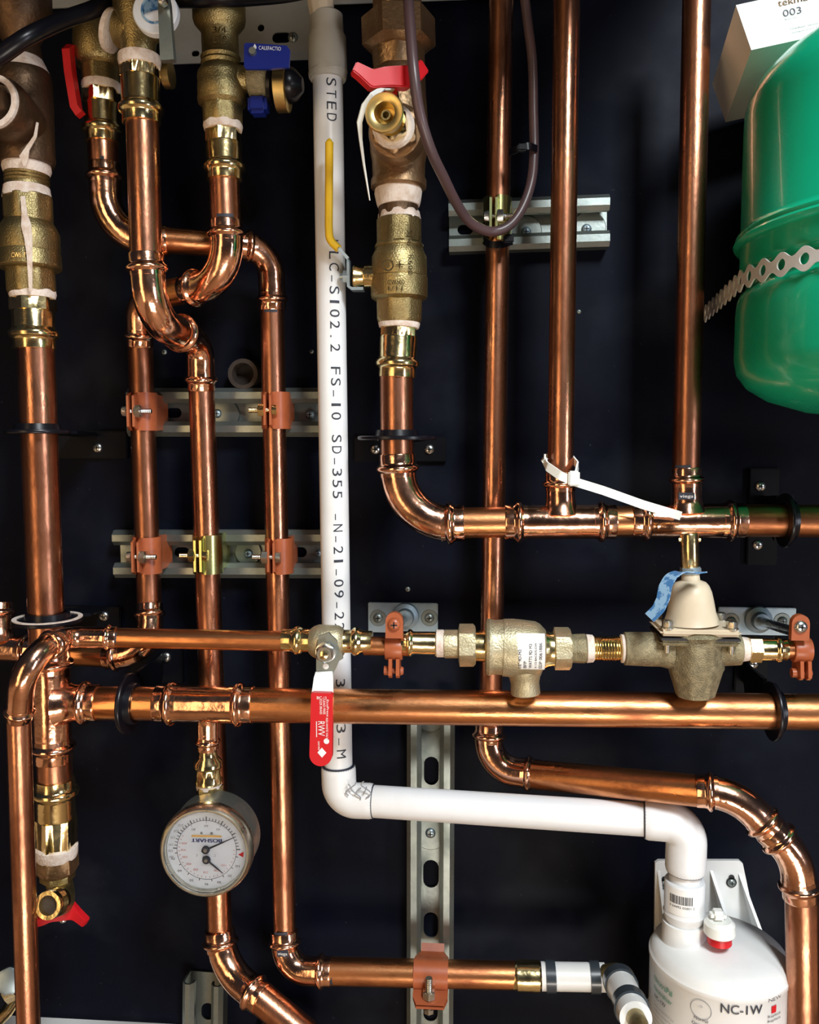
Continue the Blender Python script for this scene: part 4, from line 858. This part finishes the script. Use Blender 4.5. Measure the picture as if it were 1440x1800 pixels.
bm = B(); lathe(bm, c - ax * .012, c + ax * .004, [(0, 80 * s), (.2, 82.5 * s), (.6, 83 * s), (.85, 81 * s), (1, 77 * s), (1, 74 * s), (.8, 72 * s), (.5, 71 * s), (.3, 71 * s)], 72); part('bezel', bm, 'nickel', t, 'shiny nickel bezel')
bm = B(); lathe(bm, c - ax * .006, c - ax * .003, [(0, 71 * s), (1, 71 * s)], 64); part('dial_plate', bm, 'dial', t, 'bluish white dial plate')
gx = (RT - ax * RT.dot(ax)).normalized(); gy = ax.cross(gx); gy = gy if gy.z > 0 else -gy
c2 = c - ax * .0026
def G(x, y, z=0): return c2 + gx * x * s + gy * y * s + ax * z
def tick(bm, a, r0, r1, w, ctr=(0, 0), z=0.0001):
    ca, sa = math.cos(a), math.sin(a); q = [(r0 * ca - w * sa, r0 * sa + w * ca), (r0 * ca + w * sa, r0 * sa - w * ca), (r1 * ca + w * sa, r1 * sa - w * ca), (r1 * ca - w * sa, r1 * sa + w * ca)]
    bm.faces.new([bm.verts.new(G(ctr[0] + x, ctr[1] + y, z)) for x, y in q])
bm = B()
for i in range(31): tick(bm, math.radians(2 + 176 * i / 30), 53, 58 if i % 5 else 60, .55 if i % 5 else .8)
for i in range(8): tick(bm, math.radians(-12 - 23 * i), 53, 57, .6)
for i in range(64): tick(bm, math.radians(i * 360 / 64), 52.6, 53.3, 2.6, z=.00015)
for k, (a, n_) in enumerate(((196, '70'), (219, '60'), (244, '50'), (270, '40'), (291, '30'), (312, '20'), (333, '10'))):
    q = G(62 * math.cos(math.radians(a)), 62 * math.sin(math.radians(a)), .0001); text(bm, n_, flatfn(q + gx * 3 * s + gy * 2 * s, -gx, -gy), 0, 0, 4 * s, 7 * s)
part('tick_marks', bm, 'ink', t)
bm = B()
for i in range(26): tick(bm, math.radians(150 + 8.4 * i), 47.5, 50.5, .4)
for k, (a, n_) in enumerate(((200, '500'), (220, '400'), (242, '300'), (268, '250'), (296, '200'), (318, '100'), (165, '600'), (182, '450'))):
    q = G(41 * math.cos(math.radians(a)), 41 * math.sin(math.radians(a)), .0001); text(bm, n_, flatfn(q + gx * 4 * s + gy * 2 * s, -gx, -gy), 0, 0, 3.6 * s, 9 * s)
part('inner_scale', bm, 'ink_red', t, 'faint red inner scale')
bm = B()
for a, n_ in ((122, '80'), (90, '60'), (60, '40')):
    q = G(43 * math.cos(math.radians(a)), 43 * math.sin(math.radians(a)), .0001); text(bm, n_, flatfn(q + gx * 3 * s + gy * 2 * s, -gx, -gy), 0, 0, 4 * s, 7 * s); tick(bm, math.radians(a), 48, 53, .4)
for u in (-16, 16): text(bm, 'C', flatfn(G(u, -8, .0001), -gx, -gy), 0, 0, 4 * s)
for i, (a, n_) in enumerate(((135, '210'), (147, '220'), (159, '230'), (171, '240'), (181, '250'), (191, '260'))):
    q = G(64 * math.cos(math.radians(a)), 64 * math.sin(math.radians(a)), .0001); text(bm, n_, flatfn(q + gx * 4 * s, -gx, -gy), 0, 0, 4 * s, 8.5 * s)
part('grey_numerals', bm, 'ink_grey', t)
bm = B(); text(bm, 'BOSHART', flatfn(G(27, 20, .0001), -gx, -gy), 0, 0, 6.5 * s, 54 * s, bold=.45 * s); part('maker_lettering', bm, 'ink_blue', t, 'dark blue upside-down lettering')
bm = B(); vs = [bm.verts.new(G(x, y, .0001)) for x, y in ((-27, 23), (27, 23), (27, 26.5), (-27, 26.5))]; bm.faces.new(vs); part('orange_bar', bm, 'ink_orange', t, 'orange line beside the lettering')
bm = B()
for x in (-9, 9): vs = [bm.verts.new(G(x + 2.4 * math.cos(k * .524), 30 + 2.4 * math.sin(k * .524), .0001)) for k in range(12)]; bm.faces.new(vs)
part('dial_screws', bm, 'ink_grey', t)
bm = B(); vs = [bm.verts.new(G(x, y, .0001)) for x, y in ((56, -7), (66, -2), (65, -12))]; bm.faces.new(vs); part('red_marker', bm, 'red', t, 'red triangular marker')
for nm, o_, a, L in (('pressure_needle', (-1, 1), math.radians(25), 56), ('temperature_needle', (0, -17), math.radians(-39), 38)):
    bm = B(); ca, sa = math.cos(a), math.sin(a); z = .0016 if L > 50 else .0012
    q = [(-8, 1.8), (-8, -1.8), (L * .55, -1.3), (L, -.4), (L, .4), (L * .55, 1.3)]
    prism(bm, [G(o_[0] + x * ca - y * sa, o_[1] + x * sa + y * ca, z) for x, y in q], -ax * .0004)
    nd = part(nm, bm, 'ink', t, 'black needle'); q = G(*o_, .0006); bm = B(); lathe(bm, q, q + ax * .0022, [(0, 7 * s), (.7, 7 * s), (1, 6 * s)], 28); part('needle_hub', bm, 'ink', nd)
    bm = B(); lathe(bm, q + ax * .0021, q + ax * .003, [(0, 3.5 * s), (1, 2.5 * s)], 20); part('hub_screw', bm, 'nickel', nd)
bm = B(); lathe(bm, c + ax * .0012, c + ax * .0020, [(0, 71.5 * s), (1, 71.5 * s)], 64); part('dial_glass', bm, 'glass', t)
bm = B(); lathe(bm, P(369, 1400, .13), P(370, 1425, .14), [(0, 12 * s), (.5, 14 * s, 4), (1, 14 * s, 4)], 32); part('gauge_stem', bm, 'bronze', t)

# ================================================================== strut pipe clamps
def strut_clamp(label, u, v, m, rpx, hpx, earL, side, d=D3, bolt='zinc'):
    """upright pipe, two curved halves with ears towards the viewer and a cross bolt"""
    c = P(u, v, d); s = M(1, c); r = rpx * s; h = hpx * s / 2
    t = thing('strut_pipe_clamp', label, 'pipe clamp', c, 'strut clamps on the left copper pipes')
    off = -7 * s; g = 5 * s; ear = earL * s
    for sg in (1, -1):
        pts = [V((off + sg * g, -(r + ear), 0)), V((off + sg * g, -(r + 2 * s), 0))]
        a0 = math.asin(max(-.99, min(.99, (off + sg * g) / r)))
        n = 14
        for i in range(n + 1):
            a = a0 + sg * 0.18 + (sg * math.pi * .80 - a0 * .6) * i / n if sg > 0 else a0 - .18 - (math.pi * .80 + a0 * .6) * i / n
            pts.append(V((math.sin(a) * (r + 1.5 * s), -math.cos(a) * (r + 1.5 * s), 0)))
        e = pts[-1]; pts.append(V((e.x, -.001 - c.y - .012, 0)) if False else V((sg * 14 * s, (-.010) - c.y, 0)))
        bm = B(); hw = [h * .80, h * .97] + [h] * (n + 1) + [h * .9]
        strip(bm, [c + p for p in pts], UP, hw, .0022); es = [e2 for e2 in bm.edges if e2.is_boundary]
        part('clamp_half', bm, m, t)
    y = -(r + ear * .5); bx = c + V((off, y, 0)); L = 34 * s
    bm = B(); x0, x1 = (bx - RT * (16 * s) * side, bx + RT * L * side)
    lathe(bm, x0, x1, [(0, 9 * s), (.05, 10 * s, 6), (.16, 10 * s, 6), (.17, 4.5 * s)] + [(.2 + .8 * k / 28, (4.6 if k % 2 else 4.0) * s) for k in range(29)], 36); part('clamp_bolt', bm, bolt, t)
    n0 = bx + RT * (6 * s) * side; bm = B(); lathe(bm, n0, n0 + RT * 11 * s * side, [(0, 12 * s, 6), (.9, 12 * s, 6), (1, 9 * s)], 36); part('clamp_nut', bm, bolt, t)
    return t
strut_clamp('orange strut clamp on the slim left pipe, upper row', 251, 724, 'clamp_orange', 21.5, 66, 16, 1)
strut_clamp('orange strut clamp on the slim left pipe, lower row', 259, 975, 'clamp_orange', 21.5, 64, 16, 1, bolt='nickel')
strut_clamp('orange strut clamp on the pipe beside the white pipe, upper row', 485, 722, 'clamp_orange', 21.5, 64, 12, -1, bolt='brass')
strut_clamp('orange strut clamp on the pipe beside the white pipe, lower row', 491, 976, 'clamp_orange', 21.5, 62, 12, -1, bolt='nickel')
strut_clamp('yellow zinc strut clamp in the middle of the lower row', 366, 973, 'zinc_yellow', 23, 68, 14, -1, bolt='brass')
strut_clamp('yellow zinc strut clamp half hidden behind the brown hose loop', 874, 388, 'zinc_yellow', 22, 76, 14, 1)
# bottom clamp on upright strut
c = P(758, 1711, .065); s = M(1, c); t = thing('strut_pipe_clamp', 'pale orange strut clamp round the bottom copper pipe on the tall strut', 'pipe clamp', c)
r = 23 * s; w = 30 * s; bm = B(); pts = [V((0, -.012 - c.y, 48 * s)), V((0, -.028 - c.y, 44 * s))]
pts = [P(758, 1658, .026) - c, P(758, 1674, .032) - c, P(758, 1684, .050) - c]
for p in pts: p.x = 0
for i in range(15):
    a = 1.45 - 2.2 * i / 14; pts.append(V((0, -math.cos(a) * (r + 2 * s) if True else 0, math.sin(a) * (r + 2 * s))))
pts += [V((0, -(r + 14 * s), -20 * s)), V((0, -(r + 26 * s), -24 * s))]
strip(bm, [c + p for p in pts], RT, [21 * s, 21 * s, 30 * s] + [w] * 15 + [w, 24 * s], .0022); part('upper_half', bm, 'clamp_orange', t)
bm = B(); pts = [V((0, -(r + 24 * s), -32 * s)), V((0, -(r + 6 * s), -29 * s))]
for i in range(10):
    a = -.9 - 1.5 * i / 9; pts.append(V((0, -math.cos(a) * (r + 2 * s), math.sin(a) * (r + 2 * s))))
pts += [V((0, .035, -22 * s))]
strip(bm, [c + p for p in pts], RT, [24 * s, w] + [w] * 10 + [19 * s], .0022); part('lower_half', bm, 'clamp_orange', t)
b0 = c + V((-2 * s, -(r + 14 * s), -46 * s)); bm = B(); lathe(bm, b0, b0 + UP * 62 * s, [(0, 9 * s, 6), (.12, 9 * s, 6), (.13, 5 * s)] + [(.15 + .85 * k / 30, (6.5 if k % 2 else 5.6) * s) for k in range(31)], 36); part('clamp_bolt', bm, 'nickel', t)
bm = B(); lathe(bm, c + V((-2 * s, -(r + 14 * s), -19 * s)), c + V((-2 * s, -(r + 14 * s), -6 * s)), [(0, 12 * s, 6), (.9, 12 * s, 6), (1, 9 * s)], 36); part('clamp_nut', bm, 'nickel', t)

# ================================================================== plastic tubing with clamp rings, bottom right
t = thing('press_adapter', 'smooth brass tubing adapter at the end of the bottom copper pipe', 'pipe fitting', P(926, 1716, .065))
lathe_part(t, 'adapter_sleeve', (900, 1715, .065), (955, 1716, .065), [(900, 23), (907, 24), (909, 26), (948, 26), (950, 24), (955, 22)], 'brass')
def tubing(label, A, Bp, rpx, ringpos, txt, m='white_plastic'):
    a, b = P(*A), P(*Bp); t = thing('plastic_tube', label, 'tube', a, 'white plastic tube pieces'); s = M(1, (a + b) / 2); r = rpx * s; L = (b - a).length
    bm = B(); lathe(bm, a, b, [(0, r * .8), (0, r), (1, r), (1, r * .8)], 40); part('tube_body', bm, m, t)
    for q0, q1 in ringpos:
        bm = B(); lathe(bm, a.lerp(b, q0), a.lerp(b, q1), [(0, r * 1.0), (.04, r * 1.13), (.96, r * 1.13), (1, r)], 40); part('crimp_ring', bm, 'rubber', t, 'dark blue-black crimp ring')
    ax = (b - a).normalized(); fr = V((CAM.x - a.x, CAM.y - a.y, 0)).normalized(); p_, q_ = frame(ax, fr); sg = 1 if q_.dot(UP - RT * .3) > 0 else -1
    def tf(x, y): th = sg * y / r; return a + ax * x + (p_ * math.cos(th) + q_ * math.sin(th)) * (r + .0003)
    bm = B(); text(bm, txt[0], tf, L * txt[1], txt[3] * r, 4.5 * s, L * txt[2]); part('tube_lettering', bm, 'ink', t); return t
tubing('short white tube with two black crimp rings right of the smooth brass adapter', (950, 1716, .065), (1064, 1718, .066), 23.5, ((.08, .24), (.76, .92)), ('1/2 TYPE CU UPC F1807 WATR', .28, .48, -.95))
t = thing('tube_elbow', 'small brass elbow joining the two white tube pieces', 'pipe fitting', P(1062, 1716, .066))
bm = B(); sweep(bm, resample(fillet([P(1054, 1716, .066), P(1088, 1712, .075), P(1098, 1728, .115)], .012), .003), PM(18, 1062, 1716, .066), 32); part('elbow_body', bm, 'brass_cast', t)
tubing('short white tube aimed at the viewer with two black crimp rings at the bottom', (1088, 1722, .10), (1118, 1790, .175), 27, ((.02, .20), (.62, .80)), ('1/2 LMC TUBE', .25, .32, .35))
p = P(1118, 1790, .175); ax = (P(1118, 1790, .175) - P(1088, 1722, .10)).normalized(); bm = B(); s = M(1, p); lathe(bm, p - ax * .006, p + ax * .03, [(0, 17 * s), (.5, 17 * s), (.8, 14 * s), (1, 8 * s)], 32)
solo('tube_plug', bm, 'brass_cast', 'brass insert in the open end of the angled white tube', 'pipe fitting')

# ================================================================== neutralizer canister and its bracket
d = .12; c = P(1264, 1682, d); s = M(1, c); R = 117 * s
t = thing('neutralizer_canister', 'white domed condensate neutralizer canister at the bottom right', 'canister', V((c.x, c.y, c.z - .12)))
bm = B(); lathe(bm, c - UP * .16, c + UP * .02, [((.16 + z) / .18, R * q_) for z, q_ in ((-.16, 1), (-.08, 1), (-.05, 1), (-.004, 1), (-.003, 1.012), (.001, 1.014), (.002, 1.0), (.004, .985), (.008, .955), (.011, .90), (.014, .80), (.016, .66), (.0178, .5), (.0192, .3), (.02, .01))], 96); part('canister_body', bm, 'white_plastic', t)
bm = B(); lathe(bm, c - UP * .16, c - UP * .062, [(0, R * 1.07), (.97, R * 1.07), (1, R * 1.01)], 96)
bmesh.ops.delete(bm, geom=[v for v in bm.verts if v.co.x > c.x - R * .75], context='VERTS') if False else None
part('lower_sleeve', bm, 'white_plastic', t)
SL = bm if False else None
q = P(1202, 1640, .118); q = V((q.x, q.y, c.z + .010)); bm = B(); lathe(bm, q, q + UP * .022, [(0, 40 * s), (.1, 38 * s), (1, 37 * s), (1, 31 * s), (.5, 31 * s)], 48); part('inlet_socket', bm, 'white_plastic', t)
# relief cap
q = P(1265, 1656, .14); sc = M(1, q)
bm = B(); lathe(bm, q, P(1265, 1640, .14), [(0, 21 * sc), (1, 20 * sc)], 36); cp = part('red_collar', bm, 'red', t, 'translucent red collar')
bm = B(); lathe(bm, P(1265, 1641, .14), P(1265, 1616, .14), [(0, 25 * sc), (.1, 27 * sc), (.75, 26 * sc), (.9, 22 * sc), (1, 20 * sc)], 36); part('white_cap', bm, 'tie_white', t)
bm = B(); box(bm, P(1262, 1608, .14), 26 * sc, 24 * sc, 18 * sc, bev=.003); part('pull_tab', bm, 'tie_white', t)
fr0 = V((CAM.x - c.x, CAM.y - c.y, 0)).normalized(); sd = UP.cross(fr0) ; sd = sd if sd.x > 0 else -sd
def nf(x, y): th = x / R; return V((c.x, c.y, c.z)) + (fr0 * math.cos(th) + sd * math.sin(th)) * (R * 1.0 + .0006) + UP * y
def npx(u, v):
    lo = -1.5; best = None
    for i in range(300):
        x = (-1.5 + 3 * i / 299) * R
        for_y = 0
        pp = nf(x, 0); q3 = CR.transposed() @ (pp - CAM)
        uu = 720 + FPX * q3.x / -q3.z
        if best is None or abs(uu - u) < best[0]: best = (abs(uu - u), x)
    x = best[1]; lo, hi = -.16, .04
    for _ in range(40):
        m = (lo + hi) / 2; q3 = CR.transposed() @ (nf(x, m) - CAM); vv = 900 - FPX * q3.y / -q3.z
        if vv > v: lo = m
        else: hi = m
    return x, lo
def sticker(name, u0, v0, u1, v1, m, lab):
    x0, y0 = npx(u0, v1); x1, y1 = npx(u1, v0); bm = B(); n = 16
    g = [[bm.verts.new(nf(x0 + (x1 - x0) * i / n, y)) for i in range(n + 1)] for y in (y0, y1)]
    for i in range(n): bm.faces.new((g[0][i], g[0][i + 1], g[1][i + 1], g[1][i]))
    return part(name, bm, m, t, lab)
def ntext(u0, v, u1, s_, h, m, nm, lab=None, bold=0):
    x0, y0 = npx(u0, v); x1, _ = npx(u1, v); bm = B(); text(bm, s_, lambda a, b: nf(a, b) + fr0 * .0003, x0, y0, h * s, x1 - x0, bold); part(nm, bm, m, t, lab)
ntext(1268, 1779, 1341, 'NC-1W', 15, 'ink', 'large_lettering', 'large black lettering', .00015)
ntext(1151, 1722, 1182, 'NeutraPal', 10, 'ink_green', 'name_lettering', 'green lettering at the left side')
ntext(1151, 1737, 1182, 'Neutralizer', 8, 'ink_green', 'small_lettering')
ntext(1152, 1751, 1171, 'NC-1W', 7, 'ink', 'small_lettering')
for k in range(5): ntext(1152, 1764 + k * 8, 1186 - k * 4, 'condensate neutralizer text', 3, 'ink_grey', 'fine_print')
ntext(1222, 1790, 1246, 'Normal', 5.5, 'ink', 'small_lettering'); ntext(1218, 1798, 1252, 'Operation', 5.5, 'ink', 'small_lettering')
x0, y0 = npx(1233, 1775); bm = B(); prev = None
for k in range(33):
    a = k * math.pi / 16; p1 = bm.verts.new(nf(x0 + 17 * s * math.cos(a), y0 + 17 * s * math.sin(a))); p2 = bm.verts.new(nf(x0 + 16 * s * math.cos(a), y0 + 16 * s * math.sin(a)))
    if prev: bm.faces.new((prev[0], p1, p2, prev[1]))
    prev = (p1, p2)
text(bm, '->', lambda a, b: nf(a, b) + fr0 * .0003, x0 - 5 * s, y0 + 3 * s, 5 * s, 8 * s)
part('round_diagram', bm, 'ink_grey', t)
sticker('red_square', 1358, 1766, 1366, 1782, 'red', 'small red square on the side label')
ntext(1352, 1762, 1374, 'NEW', 6, 'ink', 'small_lettering')
for k in range(2): ntext(1352, 1790 + k * 8, 1374, 'Replace', 4, 'ink', 'fine_print')
# mount plate
t = thing('canister_bracket', 'white moulded wall bracket behind the domed canister', 'bracket', P(1240, 1700, 0))
bm = B(); poly = [P(u, v, .004) for u, v in ((1152, 1517), (1158, 1513), (1300, 1513), (1306, 1518), (1330, 1632), (1330, 1790), (1150, 1790))]
prism(bm, poly, V((0, .004, 0))); part('back_plate', bm, 'white_plastic', t)
for (ua, va, ub, vb) in ((1248, 1530, 1268, 1620), (1298, 1535, 1322, 1630), (1156, 1530, 1160, 1680)):
    a, b = P(ua, va, .004), P(ub, vb, .004); b.x = a.x + (b.x - a.x); e = b + V((0, -.05, 0)); bm = B(); prism(bm, [a, b, e], RT * .003); part('gusset_rib', bm, 'white_plastic', t)
a, b = P(1150, 1632, .004), P(1332, 1632, .004); bm = B(); box(bm, V(((a.x + b.x) / 2, -.028, a.z)), b.x - a.x, .050, .004); part('shelf', bm, 'white_plastic', t)
for (u, v) in ((1286, 1549), (1168, 1552)):
    bm = B(); q = P(u, v + 2, .0045); sp = M(1, q); lathe(bm, q, q + FR * .0006, [(0, 9 * sp), (1, 9 * sp)], 24); lathe(bm, q + UP * 9 * sp, q + UP * 9 * sp + FR * .0006, [(0, 5 * sp), (1, 5 * sp)], 20); part('keyhole', bm, 'black_matt', t, 'dark keyhole'); screw(t, q + FR * .0008, FR, 7 * sp, 'galv')
q = P(1294, 1614, .04); 
# white pieces at the edges
bm = B(); a, b = P(1381, 1690, .004), P(1470, 1860, .004); prism(bm, [P(1381, 1690, .004), P(1480, 1690, .004), P(1480, 1830, .004), P(1381, 1830, .004)], V((0, .004, 0))); solo('wall_plate', bm, 'white_plastic', 'white plastic plate on the wall right of the canister, mostly behind the copper pipe', 'plate')
bm = B(); lathe(bm, P(1452, 1700, .05), P(1452, 1770, .05), [(0, .010), (.03, .014), (.97, .014), (1, .010)], 32); solo('plastic_pipe', bm, 'white_plastic', 'white plastic pipe end just inside the right edge near the bottom', 'pipe fitting')
bm = B(); a, b = P(60, 1798, .01), P(230, 1808, .01); box(bm, (a + b) / 2 - UP * .03, b.x - a.x + .1, .02, .06); solo('white_box', bm, 'white_plastic', 'top edge of a white box at the bottom left corner', 'box')
# lower left small fitting
t = thing('corner_valve', 'small brass valve with a pale blue knob cut by the lower left corner', 'valve', P(15, 1770, .10))
bm = B(); sweep(bm, resample([P(-20, 1810, .12), P(12, 1778, .10), P(40, 1735, .08)], .004), PM(11, 10, 1770, .1), 24); part('valve_body', bm, 'brass', t)
bm = B(); lathe(bm, P(8, 1755, .11), P(24, 1742, .105), [(0, .007, 6), (1, .009, 6)], 24); part('hex_nut', bm, 'brass_raw', t)
q = P(18, 1722, .11); bm = B(); rr_ = M(22, q); lathe(bm, q, q + V((.3, -1, .3)).normalized() * .006, [(0, rr_), (.2, rr_ * 1.05, 9), (.8, rr_ * 1.05, 9), (1, rr_ * .8)], 54); part('valve_knob', bm, 'galv_blue', t, 'pale blue grey wavy knob')
bm = B(); q = P(505, 1805, .03); s = M(1, q); lathe(bm, q, q + FR * .03, [(0, 55 * s), (1, 52 * s), (1.0, 40 * s), (.2, 38 * s)], 40); solo('black_cap', bm, 'black', 'round black cap behind the angled copper pipe at the bottom edge', 'cap')

# ================================================================== green tank, strap and box
r0 = ray(1297, 400); dx = V((r0.x, r0.y, 0)).normalized(); nrm = V((dx.y, -dx.x, 0)); Rt = .145; yc = -.185
tt = (yc - CAM.y - Rt * nrm.y) / dx.y; cc = CAM + dx * tt + nrm * Rt; tp = CAM + dx * tt
def tz(v):
    r_ = ray(1297, v); return CAM.z + r_.z * tt / math.hypot(r_.x, r_.y)
def tank_prof():
    z = lambda v: tz(v)
    zs = [(z(742), .02), (z(738), .3), (z(726), .62), (z(706), .82), (z(684), .93), (z(660), .985), (z(636), 1.0), (z(560), 1.0), (z(536), .995), (z(524), .98), (z(518), .955), (z(514), .95), (z(490), .95), (z(486), .97), (z(478), .985), (z(444), .985), (z(440), 1.0), (z(434), 1.012), (z(427), 1.012), (z(422), .995), (z(416), .985), (z(230), .985), (z(208), .982), (z(190), .965), (z(170), .93), (z(150), .87), (z(132), .78), (z(118), .66), (z(106), .48), (z(100), .25), (z(98), .02)]
    return zs
t = thing('expansion_tank', 'big green steel expansion tank cut by the right edge', 'tank', V((cc.x, cc.y, tz(742))))
pf_ = tank_prof(); z0, z1 = pf_[0][0], pf_[-1][0]; bm = B(); A0 = V((cc.x, cc.y, z0)); A1 = V((cc.x, cc.y, z1))
lathe(bm, A0, A1, [((z - z0) / (z1 - z0), q * Rt) for z, q in pf_], 128); part('tank_shell', bm, 'green', t)
bm = B(); lathe(bm, V((cc.x, cc.y, tz(446))), V((cc.x, cc.y, tz(430))), [(0, Rt * .99), (.1, Rt * 1.004), (.5, Rt * 1.022), (1, Rt * 1.004)], 128); part('seam_bead', bm, 'green', t)
# perforated strap: cylinder arc then straight to the wall
zs_ = tz(508); Rs = Rt * 1.003; an_t = math.atan2(tp.y - cc.y, tp.x - cc.x)
bm = B(); pitch = .0205; path_len_wall = .17
end = P(1238, 516, .0); tl = cc + V((math.cos(an_t), math.sin(an_t), 0)) * Rs
# tangent from wall point to the cylinder
wp = V((end.x, -.004, 0)); dv = V((cc.x - wp.x, cc.y - wp.y, 0)); Ld = dv.length; bt = math.asin(Rs / Ld); ba = math.atan2(dv.y, dv.x)
ta = ba - bt; tang_len = math.sqrt(Ld ** 2 - Rs ** 2); tdir = V((math.cos(ta), math.sin(ta), 0)); tpnt = wp + tdir * tang_len
phi0 = math.atan2(tpnt.y - cc.y, tpnt.x - cc.x)
def sp(x):
    if x < tang_len: p = wp + tdir * x; n_ = V((tdir.y, -tdir.x, 0)); return p, n_
    a = phi0 + (x - tang_len) / Rs; n_ = V((math.cos(a), math.sin(a), 0)); return V((cc.x, cc.y, 0)) + n_ * Rs, n_
zw = P(1245, 512, 0).z
def szl(x): return zs_ + (zw - zs_) * max(0, 1 - x / tang_len) * .0
def sf(x, y): p, n_ = sp(x); return V((p.x, p.y, szl(x) + y))
def sn(x, y): p, n_ = sp(x); return n_ * .0012
cells = []; n = int((tang_len + 1.9 * Rs) / pitch)
hh = lambda x: .0062 + .0024 * math.cos(2 * math.pi * x / pitch)
for i in range(n): cells.append(((i + .5) * pitch, 0, pitch / 2, hh, .0040, .0040))
holed(bm, sf, cells, sn, 40); solo('perforated_strap', bm, 'strap_metal', 'wavy perforated metal strap tying the green tank to the wall', 'strap')
# card box
v0 = P(1321, 88, .15); up = P(1294, 9, .153) - v0; rt = P(1440, 62, .145) - v0
ru = rt.normalized(); uu = (up - ru * up.dot(ru)).normalized(); bk_ = uu.cross(ru); bk_ = bk_ if bk_.y > 0 else -bk_
bt_ = P(1275, 217, .035) - v0; 
t = thing('card_box', 'white cardboard box tilted on top of the green tank', 'box', v0)
w_, h_, l_ = rt.length * 1.9, up.length, bt_.length
bm = B(); cor = {}
poly = [v0, v0 + rt * 1.5, v0 + rt * 1.5 + up, v0 + up]; prism(bm, poly, bt_ * .98); part('box_body', bm, 'card', t)
s = M(1, v0); bm = B(); nn_ = rt.cross(up).normalized(); nn_ = nn_ if nn_.y < 0 else -nn_
def bf(u, v, w, s_, h, m, bold=0):
    global bm
    un = rt.normalized(); vn = up.normalized()
    o_ = P(u, v, .15); k = (v0 - CAM).dot(nn_) / (o_ - CAM).dot(nn_); o_ = CAM + (o_ - CAM) * k + nn_ * .0004
    b2 = B(); text(b2, s_, flatfn(o_, un, (vn - un * vn.dot(un)).normalized()), 0, 0, h * s, w * s, bold); part('box_lettering', b2, m, t)
bf(1368, 12, 62, 'tekmar', 11, 'bronze', .0001); bf(1377, 30, 33, '003', 11, 'ink'); bf(1380, 36, 22, 'Remote', 3, 'ink_grey'); bf(1389, 53, 52, 'Outdoor sensor', 4, 'ink_grey'); bf(1392, 59, 52, 'temperature kit', 3, 'ink_grey')
b2 = B(); o_ = P(1377, 46, .24)
# ================================================================== cables
def cable(name, label, pts, rpx, m, cat='cable', bend=.02):
    w = [P(*p) for p in pts]; r = M(rpx, w[len(w) // 2])
    # catmull-rom
    out = []
    q = [w[0]] + w + [w[-1]]
    for i in range(1, len(q) - 2):
        for j in range(8):
            u = j / 8; p0, p1, p2, p3 = q[i - 1:i + 3]
            out.append(.5 * ((2 * p1) + (p2 - p0) * u + (2 * p0 - 5 * p1 + 4 * p2 - p3) * u * u + (3 * p1 - p0 - 3 * p2 + p3) * u ** 3))
    out.append(w[-1]); bm = B(); sweep(bm, out, r, 18); return solo(name, bm, m, label, cat)
cable('sensor_cable', 'brown cable looping in front of the strut and risers at upper centre', [(716, -30, .19), (722, 60, .20), (728, 130, .205), (738, 200, .20), (758, 265, .185), (780, 312, .165), (803, 358, .14), (828, 392, .12), (862, 407, .105), (893, 398, .10), (917, 368, .095), (934, 320, .09), (939, 265, .085), (938, 200, .085), (936, 110, .085), (928, 40, .085), (918, -40, .085)], 8.5, 'hose')
cable('power_cable', 'thick black cable sweeping across the top left corner', [(-40, 118, .22), (0, 98, .215), (50, 64, .21), (110, 36, .185), (160, 18, .165), (186, 6, .148), (206, -2, .122), (250, -2, .100), (290, 0, .11), (330, -1, .155), (355, -2, .172), (388, -4, .176), (425, -4, .165), (500, -10, .13), (560, -22, .12)], 13, 'black')
def ztie(label, pts, hw, m, head=None, wd=UP, th=.0014):
    t = thing('cable_tie', label, 'cable tie', P(*pts[0])); w = fillet([P(*p) for p in pts], .006, 5); bm = B(); s = M(1, w[0]); strip(bm, w, wd, hw * s, th); part('tie_band', bm, m, t)
    if head: bm = B(); box(bm, P(*head[:3]), head[3] * s, .006, head[4] * s, bev=.0012); part('tie_head', bm, m, t)
    return t
ztie('white nylon cable tie with a long tail round the foot of the middle right riser', [(958, 806, .112), (953, 800, .100), (962, 820, .118), (985, 836, .1275), (1008, 846, .128), (1060, 862, .129), (1130, 887, .128), (1197, 907, .127)], 7.5, 'tie_white', (1009, 841, .129, 19, 26))
bm = B(); w = fillet([P(1012, 836, .122), P(1016, 818, .112), P(1006, 806, .095), P(980, 802, .084), P(958, 804, .092)], .006, 6)
o = part('tie_loop_back', (strip(bm, w, UP, .0032, .0014), bm)[1], 'tie_white', SC.objects['tie_head'].parent)
ztie('small black cable tie bunched on the brown cable right of the tallest riser', [(896, 268, .086), (910, 262, .095), (930, 256, .097), (944, 262, .09)], 6, 'black', (918, 260, .10, 16, 12))
ztie('black cable tie round the riser under the brown cable loop', [(852, 424, .07), (862, 430, .082), (880, 431, .084), (900, 424, .07)], 6, 'black', (894, 420, .088, 18, 14))
